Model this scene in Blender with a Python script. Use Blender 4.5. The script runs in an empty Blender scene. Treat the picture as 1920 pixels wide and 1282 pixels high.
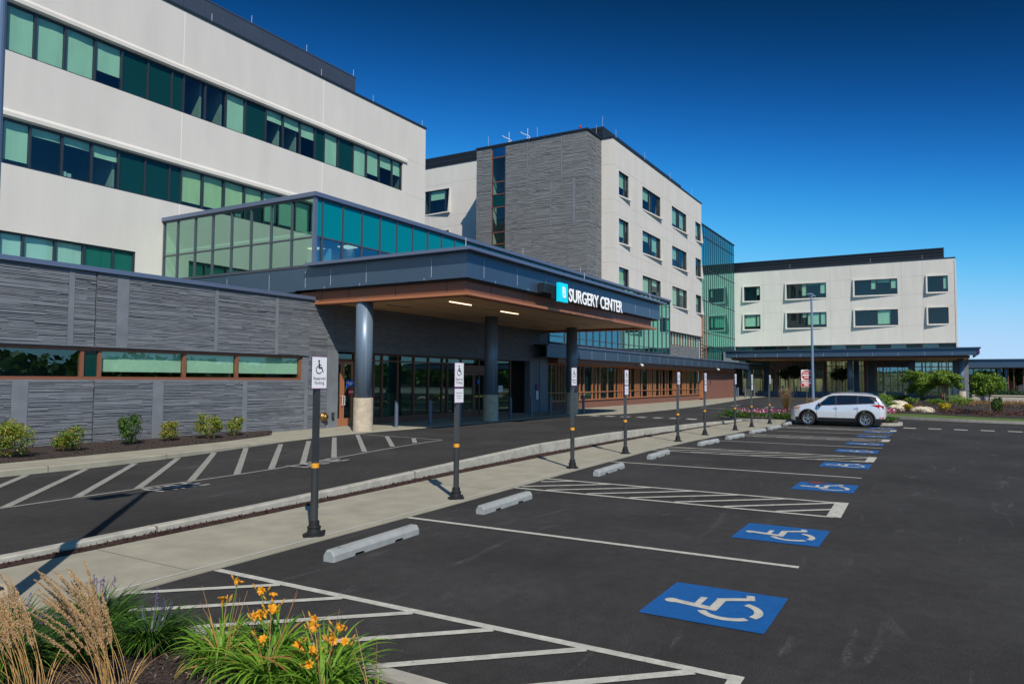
import bpy, math, random
from mathutils import Vector, Matrix
random.seed(7)
rad = math.radians
S = bpy.context.scene
C = bpy.data.collections.new("scene_objects"); S.collection.children.link(C)

# ---------------------------------------------------------------- camera
cam = bpy.data.cameras.new("camera"); cam.sensor_width = 36.0; cam.lens = 36.0 * 1358.18 / 1920.0
cam.clip_start = 0.05; cam.clip_end = 3000
co = bpy.data.objects.new("camera", cam); C.objects.link(co)
RX = ((0.506056, 0.047556, 0.861188), (-0.862482, 0.021407, 0.505635), (0.005611, -0.998639, 0.051849))
m = Matrix(((RX[0][0], -RX[0][1], -RX[0][2], 0), (RX[1][0], -RX[1][1], -RX[1][2], 0), (RX[2][0], -RX[2][1], -RX[2][2], 2.2), (0, 0, 0, 1)))
co.matrix_world = m
S.camera = co
# ---------------------------------------------------------------- world, sun
SUN = Vector((1.0, 1.08, -1.40)).normalized()
w = bpy.data.worlds.new("World"); S.world = w; w.use_nodes = True
nt = w.node_tree; nt.nodes.clear()
sky = nt.nodes.new("ShaderNodeTexSky"); sky.sky_type = 'NISHITA'; sky.sun_disc = False
sky.sun_elevation = math.asin(-SUN.z); sky.sun_rotation = math.atan2(-SUN.x, -SUN.y)
sky.altitude = 0; sky.air_density = 0.8; sky.dust_density = 0.0; sky.ozone_density = 3.0
bg = nt.nodes.new("ShaderNodeBackground"); bg.inputs[1].default_value = 0.10
wo = nt.nodes.new("ShaderNodeOutputWorld")
def wm(op, a, c=None, d=None):
    n = nt.nodes.new("ShaderNodeMath"); n.operation = op
    for k, v in enumerate((a, c, d)):
        if v is None: continue
        if isinstance(v, (int, float)): n.inputs[k].default_value = v
        else: nt.links.new(v, n.inputs[k])
    return n.outputs[0]
# the photograph was taken through a polarising filter: clear sky darkens most at 90 degrees from the sun
tc = nt.nodes.new("ShaderNodeTexCoord"); dp = nt.nodes.new("ShaderNodeVectorMath"); dp.operation = 'DOT_PRODUCT'
nt.links.new(tc.outputs["Generated"], dp.inputs[0]); dp.inputs[1].default_value = tuple(-SUN)
c2n = wm('MULTIPLY', dp.outputs["Value"], dp.outputs["Value"])
pol = wm('SUBTRACT', 1.0, wm('MULTIPLY', 0.8, wm('DIVIDE', wm('SUBTRACT', 1.0, c2n), wm('ADD', 1.0, c2n))))
sp_ = nt.nodes.new("ShaderNodeSeparateColor"); cb_ = nt.nodes.new("ShaderNodeCombineColor"); nt.links.new(sky.outputs[0], sp_.inputs[0])
for ch, (g_, a_, k_) in enumerate(((3.7, 0.0111, 0.5), (3.4, 0.0287, 0.72), (4.8, 0.0025, 1.0))):
    xx = wm('MULTIPLY', wm('MULTIPLY', wm('POWER', sp_.outputs[ch], g_), a_), pol)
    nt.links.new(wm('DIVIDE', wm('MULTIPLY', xx, 10.0), wm('ADD', 1.0, wm('DIVIDE', xx, k_))), cb_.inputs[ch])
nt.links.new(cb_.outputs[0], bg.inputs[0]); nt.links.new(bg.outputs[0], wo.inputs[0])
sl = bpy.data.lights.new("sun", 'SUN'); sl.energy = 4.6; sl.angle = rad(0.5); sl.color = (1.0, 0.93, 0.82)
so = bpy.data.objects.new("sun", sl); C.objects.link(so); so.rotation_euler = SUN.to_track_quat('-Z', 'Y').to_euler(); so.location = (0, 0, 60)
S.view_settings.view_transform = 'Standard'; S.view_settings.look = 'None'; S.view_settings.exposure = 0.0; S.view_settings.gamma = 1.0
S.render.resolution_x = 1024; S.render.resolution_y = 683
S.cycles.max_bounces = 8; S.cycles.transparent_max_bounces = 24; S.cycles.glossy_bounces = 4

# ---------------------------------------------------------------- materials
M = {}
def mat(name, col, rough=0.6, metal=0.0, spec=0.5, noise=None, bump=None, emit=None, coat=0.0, col2=None, stretch=None):
    mt = bpy.data.materials.new(name); mt.use_nodes = True; n = mt.node_tree; p = n.nodes["Principled BSDF"]
    p.inputs["Base Color"].default_value = (*col, 1); p.inputs["Roughness"].default_value = rough
    p.inputs["Metallic"].default_value = metal; p.inputs["Specular IOR Level"].default_value = spec
    p.inputs["Coat Weight"].default_value = coat
    if emit: p.inputs["Emission Color"].default_value = (*emit[0], 1); p.inputs["Emission Strength"].default_value = emit[1]
    geo = n.nodes.new("ShaderNodeNewGeometry") if (noise or bump) else None
    src = geo.outputs["Position"] if geo else None
    if stretch and geo:
        mp = n.nodes.new("ShaderNodeMapping"); mp.inputs["Scale"].default_value = stretch
        n.links.new(src, mp.inputs[0]); src = mp.outputs[0]
    if noise:
        scale, amt = noise
        tx = n.nodes.new("ShaderNodeTexNoise"); tx.inputs["Scale"].default_value = scale; tx.inputs["Detail"].default_value = 6
        tx.inputs["Roughness"].default_value = 0.62
        n.links.new(src, tx.inputs["Vector"])
        cr = n.nodes.new("ShaderNodeValToRGB"); cr.color_ramp.elements[0].position = 0.3; cr.color_ramp.elements[1].position = 0.72
        a = [c * (1 - amt) for c in col]; b = [min(1, c * (1 + amt)) for c in col] if col2 is None else col2
        cr.color_ramp.elements[0].color = (*a, 1); cr.color_ramp.elements[1].color = (*b, 1)
        n.links.new(tx.outputs["Fac"], cr.inputs[0]); n.links.new(cr.outputs[0], p.inputs["Base Color"])
    if bump:
        tb = n.nodes.new("ShaderNodeTexNoise"); tb.inputs["Scale"].default_value = bump[0]; tb.inputs["Detail"].default_value = 4
        n.links.new(src, tb.inputs["Vector"])
        bn = n.nodes.new("ShaderNodeBump"); bn.inputs["Strength"].default_value = bump[1]; bn.inputs["Distance"].default_value = bump[2]
        n.links.new(tb.outputs["Fac"], bn.inputs["Height"]); n.links.new(bn.outputs[0], p.inputs["Normal"])
    M[name] = mt; return mt

def glass(name, tint, refl, base=0.15, gain=0.9, rough=0.0):
    """thin window glass: tinted see-through mixed with a mirror reflection"""
    mt = bpy.data.materials.new(name); mt.use_nodes = True; n = mt.node_tree; n.nodes.clear()
    o = n.nodes.new("ShaderNodeOutputMaterial"); mx = n.nodes.new("ShaderNodeMixShader")
    tr = n.nodes.new("ShaderNodeBsdfTransparent"); tr.inputs[0].default_value = (*tint, 1)
    gl = n.nodes.new("ShaderNodeBsdfGlossy"); gl.inputs[0].default_value = (*refl, 1); gl.inputs["Roughness"].default_value = rough
    ge = n.nodes.new("ShaderNodeNewGeometry"); dt = n.nodes.new("ShaderNodeVectorMath"); dt.operation = 'DOT_PRODUCT'
    n.links.new(ge.outputs["Normal"], dt.inputs[0]); n.links.new(ge.outputs["Incoming"], dt.inputs[1])
    def mth(op, a, c=None, d=None, cl=False):
        q = n.nodes.new("ShaderNodeMath"); q.operation = op; q.use_clamp = cl
        for k, v in enumerate((a, c, d)):
            if v is None: continue
            if isinstance(v, (int, float)): q.inputs[k].default_value = v
            else: n.links.new(v, q.inputs[k])
        return q.outputs[0]
    sch = mth('MULTIPLY_ADD', mth('POWER', mth('SUBTRACT', 1.0, mth('ABSOLUTE', dt.outputs["Value"])), 5.0), 0.96, 0.04)
    n.links.new(mth('MULTIPLY_ADD', sch, gain, base, True), mx.inputs[0])
    n.links.new(tr.outputs[0], mx.inputs[1]); n.links.new(gl.outputs[0], mx.inputs[2]); n.links.new(mx.outputs[0], o.inputs[0])
    M[name] = mt; return mt

mat("cream", (0.61, 0.575, 0.52), 0.85, noise=(0.9, 0.055), bump=(60, 0.08, 0.01), stretch=(1, 1, 0.22))
mat("cream_joint", (0.33, 0.31, 0.275), 0.9)
mat("cream_joint_pale", (0.80, 0.77, 0.72), 0.9)
mat("stone", (0.158, 0.168, 0.186), 0.75, noise=(2.2, 0.20), bump=(25, 0.25, 0.01), stretch=(1, 1, 5.0))
mat("stone_smooth", (0.168, 0.182, 0.204), 0.7, noise=(1.5, 0.18))
mat("tower_stone", (0.172, 0.178, 0.182), 0.8, noise=(2.6, 0.28), bump=(25, 0.25, 0.01), stretch=(0.5, 0.5, 10.0))
mat("pale_stone", (0.40, 0.41, 0.43), 0.85, noise=(3, 0.2), bump=(20, 0.5, 0.02))
mat("column_metal", (0.155, 0.215, 0.285), 0.42, metal=0.3)
mat("blue_metal", (0.072, 0.118, 0.178), 0.34, metal=0.5, noise=(0.5, 0.07))
mat("blue_coping", (0.14, 0.18, 0.27), 0.38, metal=0.35)
mat("metal_joint", (0.42, 0.46, 0.52), 0.5)
mat("dark_metal", (0.022, 0.030, 0.042), 0.45, metal=0.3)
mat("mullion", (0.035, 0.045, 0.06), 0.45, metal=0.3)
mat("grey_mullion", (0.075, 0.085, 0.11), 0.45, metal=0.3)
mat("screen_metal", (0.055, 0.07, 0.10), 0.5, metal=0.2, noise=(0.8, 0.1))
mat("copper", (0.44, 0.165, 0.075), 0.45, metal=0.2)
mat("copper_mid", (0.27, 0.10, 0.052), 0.48, metal=0.2)
mat("copper_dark", (0.20, 0.078, 0.042), 0.5, metal=0.2)
mat("copper_brick", (0.18, 0.075, 0.052), 0.85, noise=(9, 0.3), bump=(40, 0.4, 0.02))
mat("wood_soffit", (0.80, 0.48, 0.24), 0.5, noise=(1.2, 0.08), stretch=(0.3, 6, 1))
mat("lamp_strip", (0.9, 0.85, 0.7), 0.4, emit=((1.0, 0.80, 0.52), 3.0))
mat("lamp_soft", (0.9, 0.85, 0.7), 0.4, emit=((1.0, 0.88, 0.66), 1.2))
mat("lamp_strip_off", (0.30, 0.24, 0.17), 0.4)
mat("column_base", (0.50, 0.42, 0.31), 0.85, noise=(3.5, 0.22), bump=(30, 0.2, 0.01))
mat("concrete", (0.315, 0.295, 0.228), 0.9, noise=(1.7, 0.17), bump=(90, 0.2, 0.004))
mat("kerb", (0.36, 0.345, 0.295), 0.9, noise=(4.0, 0.22), bump=(60, 0.3, 0.006))
mat("precast", (0.30, 0.315, 0.31), 0.85, noise=(5.0, 0.15), bump=(70, 0.3, 0.005))
mat("joint", (0.20, 0.18, 0.15), 0.95)
mat("mulch", (0.040, 0.024, 0.018), 0.95, noise=(26, 0.75, ), bump=(55, 1.0, 0.05), col2=(0.105, 0.068, 0.055))
mat("mulch_red", (0.050, 0.018, 0.013), 0.95, noise=(30, 0.6), bump=(60, 1.0, 0.04))
mat("chip_a", (0.20, 0.15, 0.13), 0.9); mat("chip_b", (0.045, 0.028, 0.022), 0.95)
mat("soil_far", (0.030, 0.020, 0.016), 0.95, noise=(3, 0.4), bump=(8, 0.8, 0.05))
mat("grass", (0.085, 0.135, 0.022), 0.9, noise=(4, 0.3), bump=(40, 0.8, 0.04))
mat("paint", (0.46, 0.45, 0.40), 0.75, noise=(9, 0.22), bump=(120, 0.3, 0.004))
mat("paint_old", (0.27, 0.265, 0.24), 0.8, noise=(9, 0.25))
mat("paint_faint", (0.36, 0.36, 0.34), 0.8, noise=(12, 0.3))
mat("paint_white_line", (0.55, 0.56, 0.55), 0.8)
mat("paint_blue", (0.004, 0.092, 0.31), 0.5, noise=(14, 0.18), bump=(120, 0.3, 0.004))
mat("paint_red", (0.13, 0.03, 0.03), 0.8)
mat("blind", (0.78, 0.86, 0.68), 0.9, noise=(1.6, 0.08), stretch=(1, 1, 0.3))
mat("blind_yellow", (0.80, 0.80, 0.46), 0.9, noise=(2.5, 0.1), stretch=(1, 1, 0.3))
mat("blind_pale", (0.85, 0.90, 0.85), 0.9)
mat("room", (0.16, 0.17, 0.17), 0.9)
mat("room_light", (0.55, 0.55, 0.50), 0.9)
mat("room_pale", (0.36, 0.37, 0.33), 0.9, noise=(0.6, 0.25))
mat("spandrel", (0.004, 0.040, 0.037), 0.04, spec=0.35)
mat("spandrel_green", (0.01, 0.11, 0.085), 0.04, spec=0.35)
mat("spandrel_teal", (0.0, 0.20, 0.235), 0.05, spec=0.5)
mat("steel_post", (0.10, 0.10, 0.098), 0.38, metal=0.7, noise=(3, 0.1))
mat("steel_post_light", (0.16, 0.16, 0.155), 0.35, metal=0.7)
mat("rubber", (0.012, 0.012, 0.013), 0.55)
mat("yellow_band", (0.75, 0.33, 0.02), 0.5)
mat("sign_white", (0.78, 0.77, 0.78), 0.5)
mat("sign_purple", (0.16, 0.022, 0.14), 0.5)
mat("ink", (0.012, 0.012, 0.014), 0.6)
mat("ink_grey", (0.16, 0.15, 0.16), 0.6)
mat("letter_white", (0.85, 0.85, 0.85), 0.4, emit=((1, 1, 1), 0.15))
mat("sign_cyan", (0.0, 0.62, 0.80), 0.4, emit=((0.0, 0.75, 1.0), 0.22))
mat("sign_red", (0.55, 0.012, 0.02), 0.45)
mat("bollard", (0.115, 0.145, 0.20), 0.4, metal=0.25)
mat("pole_blue", (0.20, 0.27, 0.38), 0.4, metal=0.3)
mat("boulder", (0.52, 0.45, 0.34), 0.9, noise=(2.0, 0.35), bump=(6, 0.8, 0.1))
mat("seat_stone", (0.46, 0.42, 0.36), 0.9, noise=(6, 0.3), bump=(12, 0.8, 0.03), stretch=(1, 1, 3))
mat("bark", (0.14, 0.10, 0.07), 0.9, noise=(12, 0.3))
mat("brass", (0.28, 0.17, 0.05), 0.4, metal=0.8)
mat("white_plastic", (0.7, 0.7, 0.7), 0.5)
mat("sticker_blue", (0.01, 0.10, 0.55), 0.5)
mat("far_purple", (0.25, 0.02, 0.28), 0.5)
mat("hydrant_dark", (0.02, 0.02, 0.02), 0.6)

def leafmat(name, a, b, trans=0.25, rough=0.55):
    mt = bpy.data.materials.new(name); mt.use_nodes = True; n = mt.node_tree; p = n.nodes["Principled BSDF"]
    oi = n.nodes.new("ShaderNodeNewGeometry"); cr = n.nodes.new("ShaderNodeValToRGB")
    cr.color_ramp.elements[0].color = (*a, 1); cr.color_ramp.elements[1].color = (*b, 1)
    n.links.new(oi.outputs["Random Per Island"], cr.inputs[0]); n.links.new(cr.outputs[0], p.inputs["Base Color"])
    p.inputs["Roughness"].default_value = rough; p.inputs["Specular IOR Level"].default_value = 0.35
    t = n.nodes.new("ShaderNodeBsdfTranslucent"); mx = n.nodes.new("ShaderNodeMixShader"); mx.inputs[0].default_value = trans
    n.links.new(cr.outputs[0], t.inputs[0]); n.links.new(p.outputs[0], mx.inputs[1]); n.links.new(t.outputs[0], mx.inputs[2])
    n.links.new(mx.outputs[0], n.nodes["Material Output"].inputs[0]); M[name] = mt
leafmat("leaf_green", (0.035, 0.09, 0.012), (0.10, 0.19, 0.025))
leafmat("leaf_bright", (0.10, 0.19, 0.02), (0.26, 0.34, 0.04))
leafmat("leaf_tree", (0.085, 0.18, 0.018), (0.25, 0.36, 0.04))
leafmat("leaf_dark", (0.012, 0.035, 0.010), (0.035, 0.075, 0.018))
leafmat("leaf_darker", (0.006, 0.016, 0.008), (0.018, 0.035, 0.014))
leafmat("leaf_orange", (0.24, 0.10, 0.02), (0.30, 0.26, 0.03))
leafmat("leaf_yellow", (0.38, 0.30, 0.01), (0.55, 0.42, 0.02))
leafmat("leaf_red", (0.05, 0.018, 0.013), (0.16, 0.06, 0.04))
leafmat("leaf_brown", (0.09, 0.055, 0.03), (0.20, 0.13, 0.075))
leafmat("blade_green", (0.07, 0.19, 0.016), (0.22, 0.38, 0.04), 0.3, 0.35)
leafmat("blade_dark", (0.018, 0.06, 0.010), (0.05, 0.12, 0.018), 0.2, 0.4)
leafmat("straw", (0.40, 0.22, 0.07), (0.60, 0.38, 0.15), 0.2)
leafmat("plume", (0.36, 0.22, 0.10), (0.62, 0.43, 0.24), 0.25, 0.9)
leafmat("lily", (0.80, 0.27, 0.010), (0.90, 0.44, 0.02), 0.3)
leafmat("lily_bud", (0.40, 0.33, 0.03), (0.75, 0.28, 0.05), 0.2)
leafmat("violet", (0.07, 0.05, 0.13), (0.16, 0.12, 0.26), 0.1)
leafmat("pink", (0.55, 0.02, 0.14), (0.75, 0.16, 0.32), 0.2)
leafmat("dead_leaf", (0.35, 0.13, 0.04), (0.55, 0.33, 0.13), 0.2)

glass("glass_band", (0.53, 0.72, 0.67), (0.75, 0.95, 1.0), 0.03, 0.9)
glass("glass_green", (0.60, 0.88, 0.76), (0.60, 0.95, 0.78), 0.46, 0.9)
glass("glass_dark", (0.62, 0.79, 0.74), (0.50, 0.82, 0.78), 0.12, 1.0)
glass("glass_mirror", (0.20, 0.40, 0.36), (0.36, 0.86, 0.72), 0.66, 0.9)
glass("glass_blue", (0.35, 0.62, 0.70), (0.35, 0.75, 0.85), 0.30, 1.0)
glass("car_glass", (0.30, 0.50, 0.42), (0.8, 0.9, 0.95), 0.08, 0.9)

def wear(name, sc=22, lo=0.56, hi=0.66):
    mt = M[name]; n = mt.node_tree; p = n.nodes["Principled BSDF"]; L = n.links
    src = p.inputs["Base Color"].links[0].from_socket; g = n.nodes.new("ShaderNodeNewGeometry")
    f = []
    for scale, a, c_ in ((sc, lo, hi), (1.3, 0.42, 0.72)):
        t = n.nodes.new("ShaderNodeTexNoise"); t.inputs["Scale"].default_value = scale; t.inputs["Detail"].default_value = 7; t.inputs["Roughness"].default_value = 0.75
        L.new(g.outputs["Position"], t.inputs["Vector"]); r = n.nodes.new("ShaderNodeMapRange"); r.inputs[1].default_value = a; r.inputs[2].default_value = c_; L.new(t.outputs["Fac"], r.inputs[0]); f.append(r.outputs[0])
    m_ = n.nodes.new("ShaderNodeMath"); m_.operation = 'MULTIPLY'; L.new(f[0], m_.inputs[0]); L.new(f[1], m_.inputs[1])
    x = n.nodes.new("ShaderNodeMix"); x.data_type = 'RGBA'; L.new(m_.outputs[0], x.inputs[0]); L.new(src, x.inputs[6]); x.inputs[7].default_value = (0.055, 0.054, 0.055, 1); L.new(x.outputs[2], p.inputs["Base Color"])
for nm_ in ("paint", "paint_blue", "paint_old", "paint_faint"): wear(nm_)
def asphalt():
    mt = mat("asphalt", (0.05, 0.048, 0.052), 0.8); n = mt.node_tree; p = n.nodes["Principled BSDF"]
    g = n.nodes.new("ShaderNodeNewGeometry"); L = n.links
    def noise(sc, det, ro=0.6, st=None, dist=0.0):
        t = n.nodes.new("ShaderNodeTexNoise"); t.inputs["Scale"].default_value = sc; t.inputs["Detail"].default_value = det
        t.inputs["Roughness"].default_value = ro; t.inputs["Distortion"].default_value = dist; s = g.outputs["Position"]
        if st:
            mp = n.nodes.new("ShaderNodeMapping"); mp.inputs["Scale"].default_value = st[:3]; mp.inputs["Rotation"].default_value = (0, 0, st[3])
            L.new(s, mp.inputs[0]); s = mp.outputs[0]
        L.new(s, t.inputs["Vector"]); return t.outputs["Fac"]
    def ramp(f, a, b, ca, cb):
        r = n.nodes.new("ShaderNodeValToRGB"); r.color_ramp.elements[0].position = a; r.color_ramp.elements[1].position = b
        r.color_ramp.elements[0].color = (*ca, 1); r.color_ramp.elements[1].color = (*cb, 1); L.new(f, r.inputs[0]); return r.outputs[0]
    def mix(a, b, f, mode='MIX'):
        x = n.nodes.new("ShaderNodeMix"); x.data_type = 'RGBA'; x.blend_type = mode
        if isinstance(f, float): x.inputs[0].default_value = f
        else: L.new(f, x.inputs[0])
        L.new(a, x.inputs[6]); L.new(b, x.inputs[7]); return x.outputs[2]
    big = ramp(noise(0.35, 5, 0.6), 0.3, 0.7, (0.034, 0.033, 0.033), (0.058, 0.057, 0.057))
    med = ramp(noise(5, 5, 0.7), 0.3, 0.7, (0.82, 0.82, 0.82), (1.15, 1.15, 1.15))
    spk = ramp(noise(70, 4, 0.75), 0.50, 0.72, (0.82, 0.82, 0.82), (2.1, 2.05, 2.0))
    c = mix(big, med, 1.0, 'MULTIPLY'); c = mix(c, spk, 1.0, 'MULTIPLY')
    sc1 = ramp(noise(0.9, 3, 0.5, (0.5, 3.0, 1, 0.7), 1.2), 0.63, 0.74, (0, 0, 0), (1, 1, 1))
    sc2 = ramp(noise(30, 4, 0.75), 0.42, 0.66, (0, 0, 0), (0.95, 0.95, 0.95))
    msk = mix(sc1, sc2, 1.0, 'MULTIPLY')
    scuff = n.nodes.new("ShaderNodeRGB"); scuff.outputs[0].default_value = (0.13, 0.13, 0.13, 1)
    sep = n.nodes.new("ShaderNodeSeparateColor"); L.new(msk, sep.inputs[0])
    c = mix(c, scuff.outputs[0], sep.outputs[0])
    L.new(c, p.inputs["Base Color"])
    bn = n.nodes.new("ShaderNodeBump"); bn.inputs["Strength"].default_value = 0.8; bn.inputs["Distance"].default_value = 0.008
    L.new(noise(120, 3, 0.7), bn.inputs["Height"]); L.new(bn.outputs[0], p.inputs["Normal"])
    p.inputs["Specular IOR Level"].default_value = 0.14; p.inputs["Roughness"].default_value = 0.95
asphalt()

# ---------------------------------------------------------------- mesh builder
ORG = {}
class MB:
    def __init__(s): s.v = []; s.f = []; s.mi = []
    def face(s, pts, mi=0):
        k = len(s.v); s.v += [tuple(p) for p in pts]; s.f.append(tuple(range(k, k + len(pts)))); s.mi.append(mi)
    def box(s, x0, x1, y0, y1, z0, z1, mi=0):
        k = len(s.v)
        s.v += [(x0, y0, z0), (x1, y0, z0), (x1, y1, z0), (x0, y1, z0), (x0, y0, z1), (x1, y0, z1), (x1, y1, z1), (x0, y1, z1)]
        for q in ((0, 3, 2, 1), (4, 5, 6, 7), (0, 1, 5, 4), (1, 2, 6, 5), (2, 3, 7, 6), (3, 0, 4, 7)):
            s.f.append(tuple(k + i for i in q)); s.mi.append(mi)
    def fbox(s, F, u0, u1, d0, d1, z0, z1, mi=0):
        a, p = F
        if a == 'Y': s.box(u0, u1, p + d0, p + d1, z0, z1, mi)
        else: s.box(p + d0, p + d1, u0, u1, z0, z1, mi)
    def fq(s, F, u0, u1, d, z0, z1, mi=0):
        a, p = F
        if a == 'Y': s.face([(u0, p + d, z0), (u1, p + d, z0), (u1, p + d, z1), (u0, p + d, z1)], mi)
        else: s.face([(p + d, u1, z0), (p + d, u0, z0), (p + d, u0, z1), (p + d, u1, z1)], mi)
    def ring(s, pts_list, closed=True, caps=True, mi=0):
        k = len(s.v); n = len(pts_list[0])
        for r in pts_list: s.v += [tuple(p) for p in r]
        for i in range(len(pts_list) - 1):
            for j in range(n if closed else n - 1):
                a = k + i * n + j; b = k + i * n + (j + 1) % n; s.f.append((a, b, b + n, a + n)); s.mi.append(mi)
        if caps and closed:
            s.f.append(tuple(reversed(range(k, k + n)))); s.mi.append(mi)
            e = k + (len(pts_list) - 1) * n; s.f.append(tuple(range(e, e + n))); s.mi.append(mi)
    def tube(s, pts, rads, n=8, mi=0, caps=True):
        rings = []
        up = Vector((0.13, 0.27, 1)).normalized()
        for i, p in enumerate(pts):
            p = Vector(p); a = Vector(pts[max(0, i - 1)]); b = Vector(pts[min(len(pts) - 1, i + 1)]); t = (b - a).normalized()
            r = rads[i] if isinstance(rads, (list, tuple)) else rads
            x = t.cross(up)
            if x.length < 0.15: x = t.cross(Vector((1, 0.1, 0)))
            x.normalize(); y = t.cross(x)
            rings.append([p + (x * math.cos(2 * math.pi * j / n) + y * math.sin(2 * math.pi * j / n)) * r for j in range(n)])
        s.ring(rings, True, caps, mi)
    def lathe(s, c, prof, n=24, mi=0):
        s.ring([[(c[0] + r * math.cos(2 * math.pi * j / n), c[1] + r * math.sin(2 * math.pi * j / n), c[2] + z) for j in range(n)] for r, z in prof], True, True, mi)
    def leaf(s, c, size, mi=0, nrm=None, asp=0.5):
        d = nrm or Vector((random.gauss(0, 1), random.gauss(0, 1), random.gauss(0, 1))); d.normalize()
        u = d.cross(Vector((random.random() - .5, random.random() - .5, random.random() - .5))); u.normalize(); v = d.cross(u)
        c = Vector(c)
        s.face([c - u * size, c + v * size * asp, c + u * size, c - v * size * asp], mi)
    def build(s, name, mats, parent=None, smooth=False, loc=None, mat_of=None):
        me = bpy.data.meshes.new(name)
        o = Vector(loc) if loc is not None else (ORG[parent] if parent is not None else Vector((0, 0, 0)))
        me.from_pydata([(v[0] - o.x, v[1] - o.y, v[2] - o.z) for v in s.v], [], s.f)
        for mm in (mats if isinstance(mats, (list, tuple)) else [mats]): me.materials.append(M[mm])
        me.polygons.foreach_set("material_index", s.mi)
        if smooth: me.polygons.foreach_set("use_smooth", [True] * len(me.polygons))
        me.update()
        ob = bpy.data.objects.new(name, me); C.objects.link(ob); ORG[ob] = o.copy()
        if parent is not None: ob.parent = parent; ob.location = o - ORG[parent]
        else: ob.location = o
        return ob
def thing(name, label, cat, loc=(0, 0, 0), group=None):
    o = bpy.data.objects.new(name, None); C.objects.link(o); o.location = loc; o.empty_display_size = 0.3
    o["label"] = label; o["category"] = cat
    if group: o["group"] = group
    ORG[o] = Vector(loc); return o
def tag(o, label, cat, group=None, kind=None):
    if label: o["label"] = label
    if cat: o["category"] = cat
    if group: o["group"] = group
    if kind: o["kind"] = kind
    return o
def text(name, s, size, mt, parent, loc, right, up, align='CENTER', ext=0.0, bold=0.0, sx=1.0, spacing=1.0):
    cu = bpy.data.curves.new(name, 'FONT'); cu.body = s; cu.size = size; cu.align_x = align; cu.extrude = ext; cu.offset = bold
    cu.space_character = spacing; cu.materials.append(M[mt]); cu.resolution_u = 4
    o = bpy.data.objects.new(name, cu); C.objects.link(o)
    r = Vector(right).normalized(); u = Vector(up).normalized(); nn = r.cross(u)
    base = ORG[parent] if parent is not None else Vector((0, 0, 0))
    if parent is not None: o.parent = parent
    mtx = Matrix(((r.x * sx, u.x, nn.x, loc[0] - base.x), (r.y * sx, u.y, nn.y, loc[1] - base.y), (r.z * sx, u.z, nn.z, loc[2] - base.z), (0, 0, 0, 1)))
    bpy.context.view_layer.update()
    me = bpy.data.meshes.new_from_object(o.evaluated_get(bpy.context.evaluated_depsgraph_get())); me.name = name
    bpy.data.objects.remove(o); bpy.data.curves.remove(cu)
    o = bpy.data.objects.new(name, me); C.objects.link(o); ORG[o] = Vector(base)
    if parent is not None: o.parent = parent
    o.matrix_basis = mtx
    return o
def copy_tree(o, parent=None):
    c = o.copy(); C.objects.link(c); c.parent = parent
    for ch in list(o.children): copy_tree(ch, c)
    return c

def sm(a, b, x):
    t = max(0.0, min(1.0, (x - a) / (b - a))); return t * t * (3 - 2 * t)
def H(x, y):   # the drive in front of the entrance climbs a little towards the canopy
    return 0.12 * sm(10, 20, x) * sm(9.9, 11.8, y)

# ================================================================ SETTING: ground
def struct(o, **k): o["kind"] = "structure"; return o
b = MB(); b.face([(-900, -900, -0.35), (1800, -900, -0.35), (1800, 900, -0.35), (-900, 900, -0.35)])
struct(b.build("ground", "soil_far"))
b = MB()
xs = [-60, -30, -12, -4, 0, 2, 4, 6, 8] + [8 + i for i in range(1, 44)] + [56, 60, 65, 70, 80, 92, 112, 125]
ys = [-90, -60, -30, -15, -6, 0, 5, 8, 9.3, 9.7, 10.1, 10.5, 10.9, 11.3, 11.8, 12.5, 14, 16, 18, 20, 22.2]
for i in range(len(xs) - 1):
    for j in range(len(ys) - 1):
        X0, X1, Y0, Y1 = xs[i], xs[i + 1], ys[j], ys[j + 1]
        b.face([(X0, Y0, H(X0, Y0)), (X1, Y0, H(X1, Y0)), (X1, Y1, H(X1, Y1)), (X0, Y1, H(X0, Y1))])
asph = struct(b.build("parking_lot", "asphalt", smooth=True))

def interp(pts, x):
    if x <= pts[0][0]: return pts[0][1:]
    for a, c in zip(pts, pts[1:]):
        if x <= c[0]:
            t = (x - a[0]) / (c[0] - a[0]); return tuple(a[k] + (c[k] - a[k]) * t for k in range(1, len(a)))
    return pts[-1][1:]
def frange(a, c, st):
    n = max(1, int(round((c - a) / st))); return [a + (c - a) * i / n for i in range(n + 1)]

# sidewalk carrying the reserved parking signs
SW = [(-14, 6.9), (3.0, 7.0), (4.8, 7.19), (6.3, 7.23), (10.8, 7.38), (16, 7.62), (22, 7.82), (27, 7.72), (33, 7.3), (39.2, 6.95), (40.4, 6.9)]
SL = [(-14, 9.1), (4.3, 9.25), (8.2, 9.36), (14, 9.66), (22.3, 9.8), (28, 9.74), (34.8, 9.5), (39, 9.2), (40.4, 9.1)]
b = MB()
for a, c in zip(frange(-14, 40.4, 0.6), frange(-14, 40.4, 0.6)[1:]):
    y0, y1, l0, l1 = interp(SW, a)[0], interp(SW, c)[0], interp(SL, a)[0], interp(SL, c)[0]
    b.face([(a, y0, .015), (c, y1, .015), (c, l1, .015), (a, l0, .015)]); b.face([(a, y0, -.1), (c, y1, -.1), (c, y1, .015), (a, y0, .015)])
for xj in (1.9, 5.35, 8.75, 12.4, 16.2, 19.9, 23.6, 27.2, 30.8, 34.3, 37.6):
    b.face([(xj, interp(SW, xj)[0] + .17, .0185), (xj + .012, interp(SW, xj)[0] + .17, .0185), (xj + .042, interp(SL, xj)[0], .0185), (xj + .03, interp(SL, xj)[0], .0185)], 1 if xj != 8.75 else 2)
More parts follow.
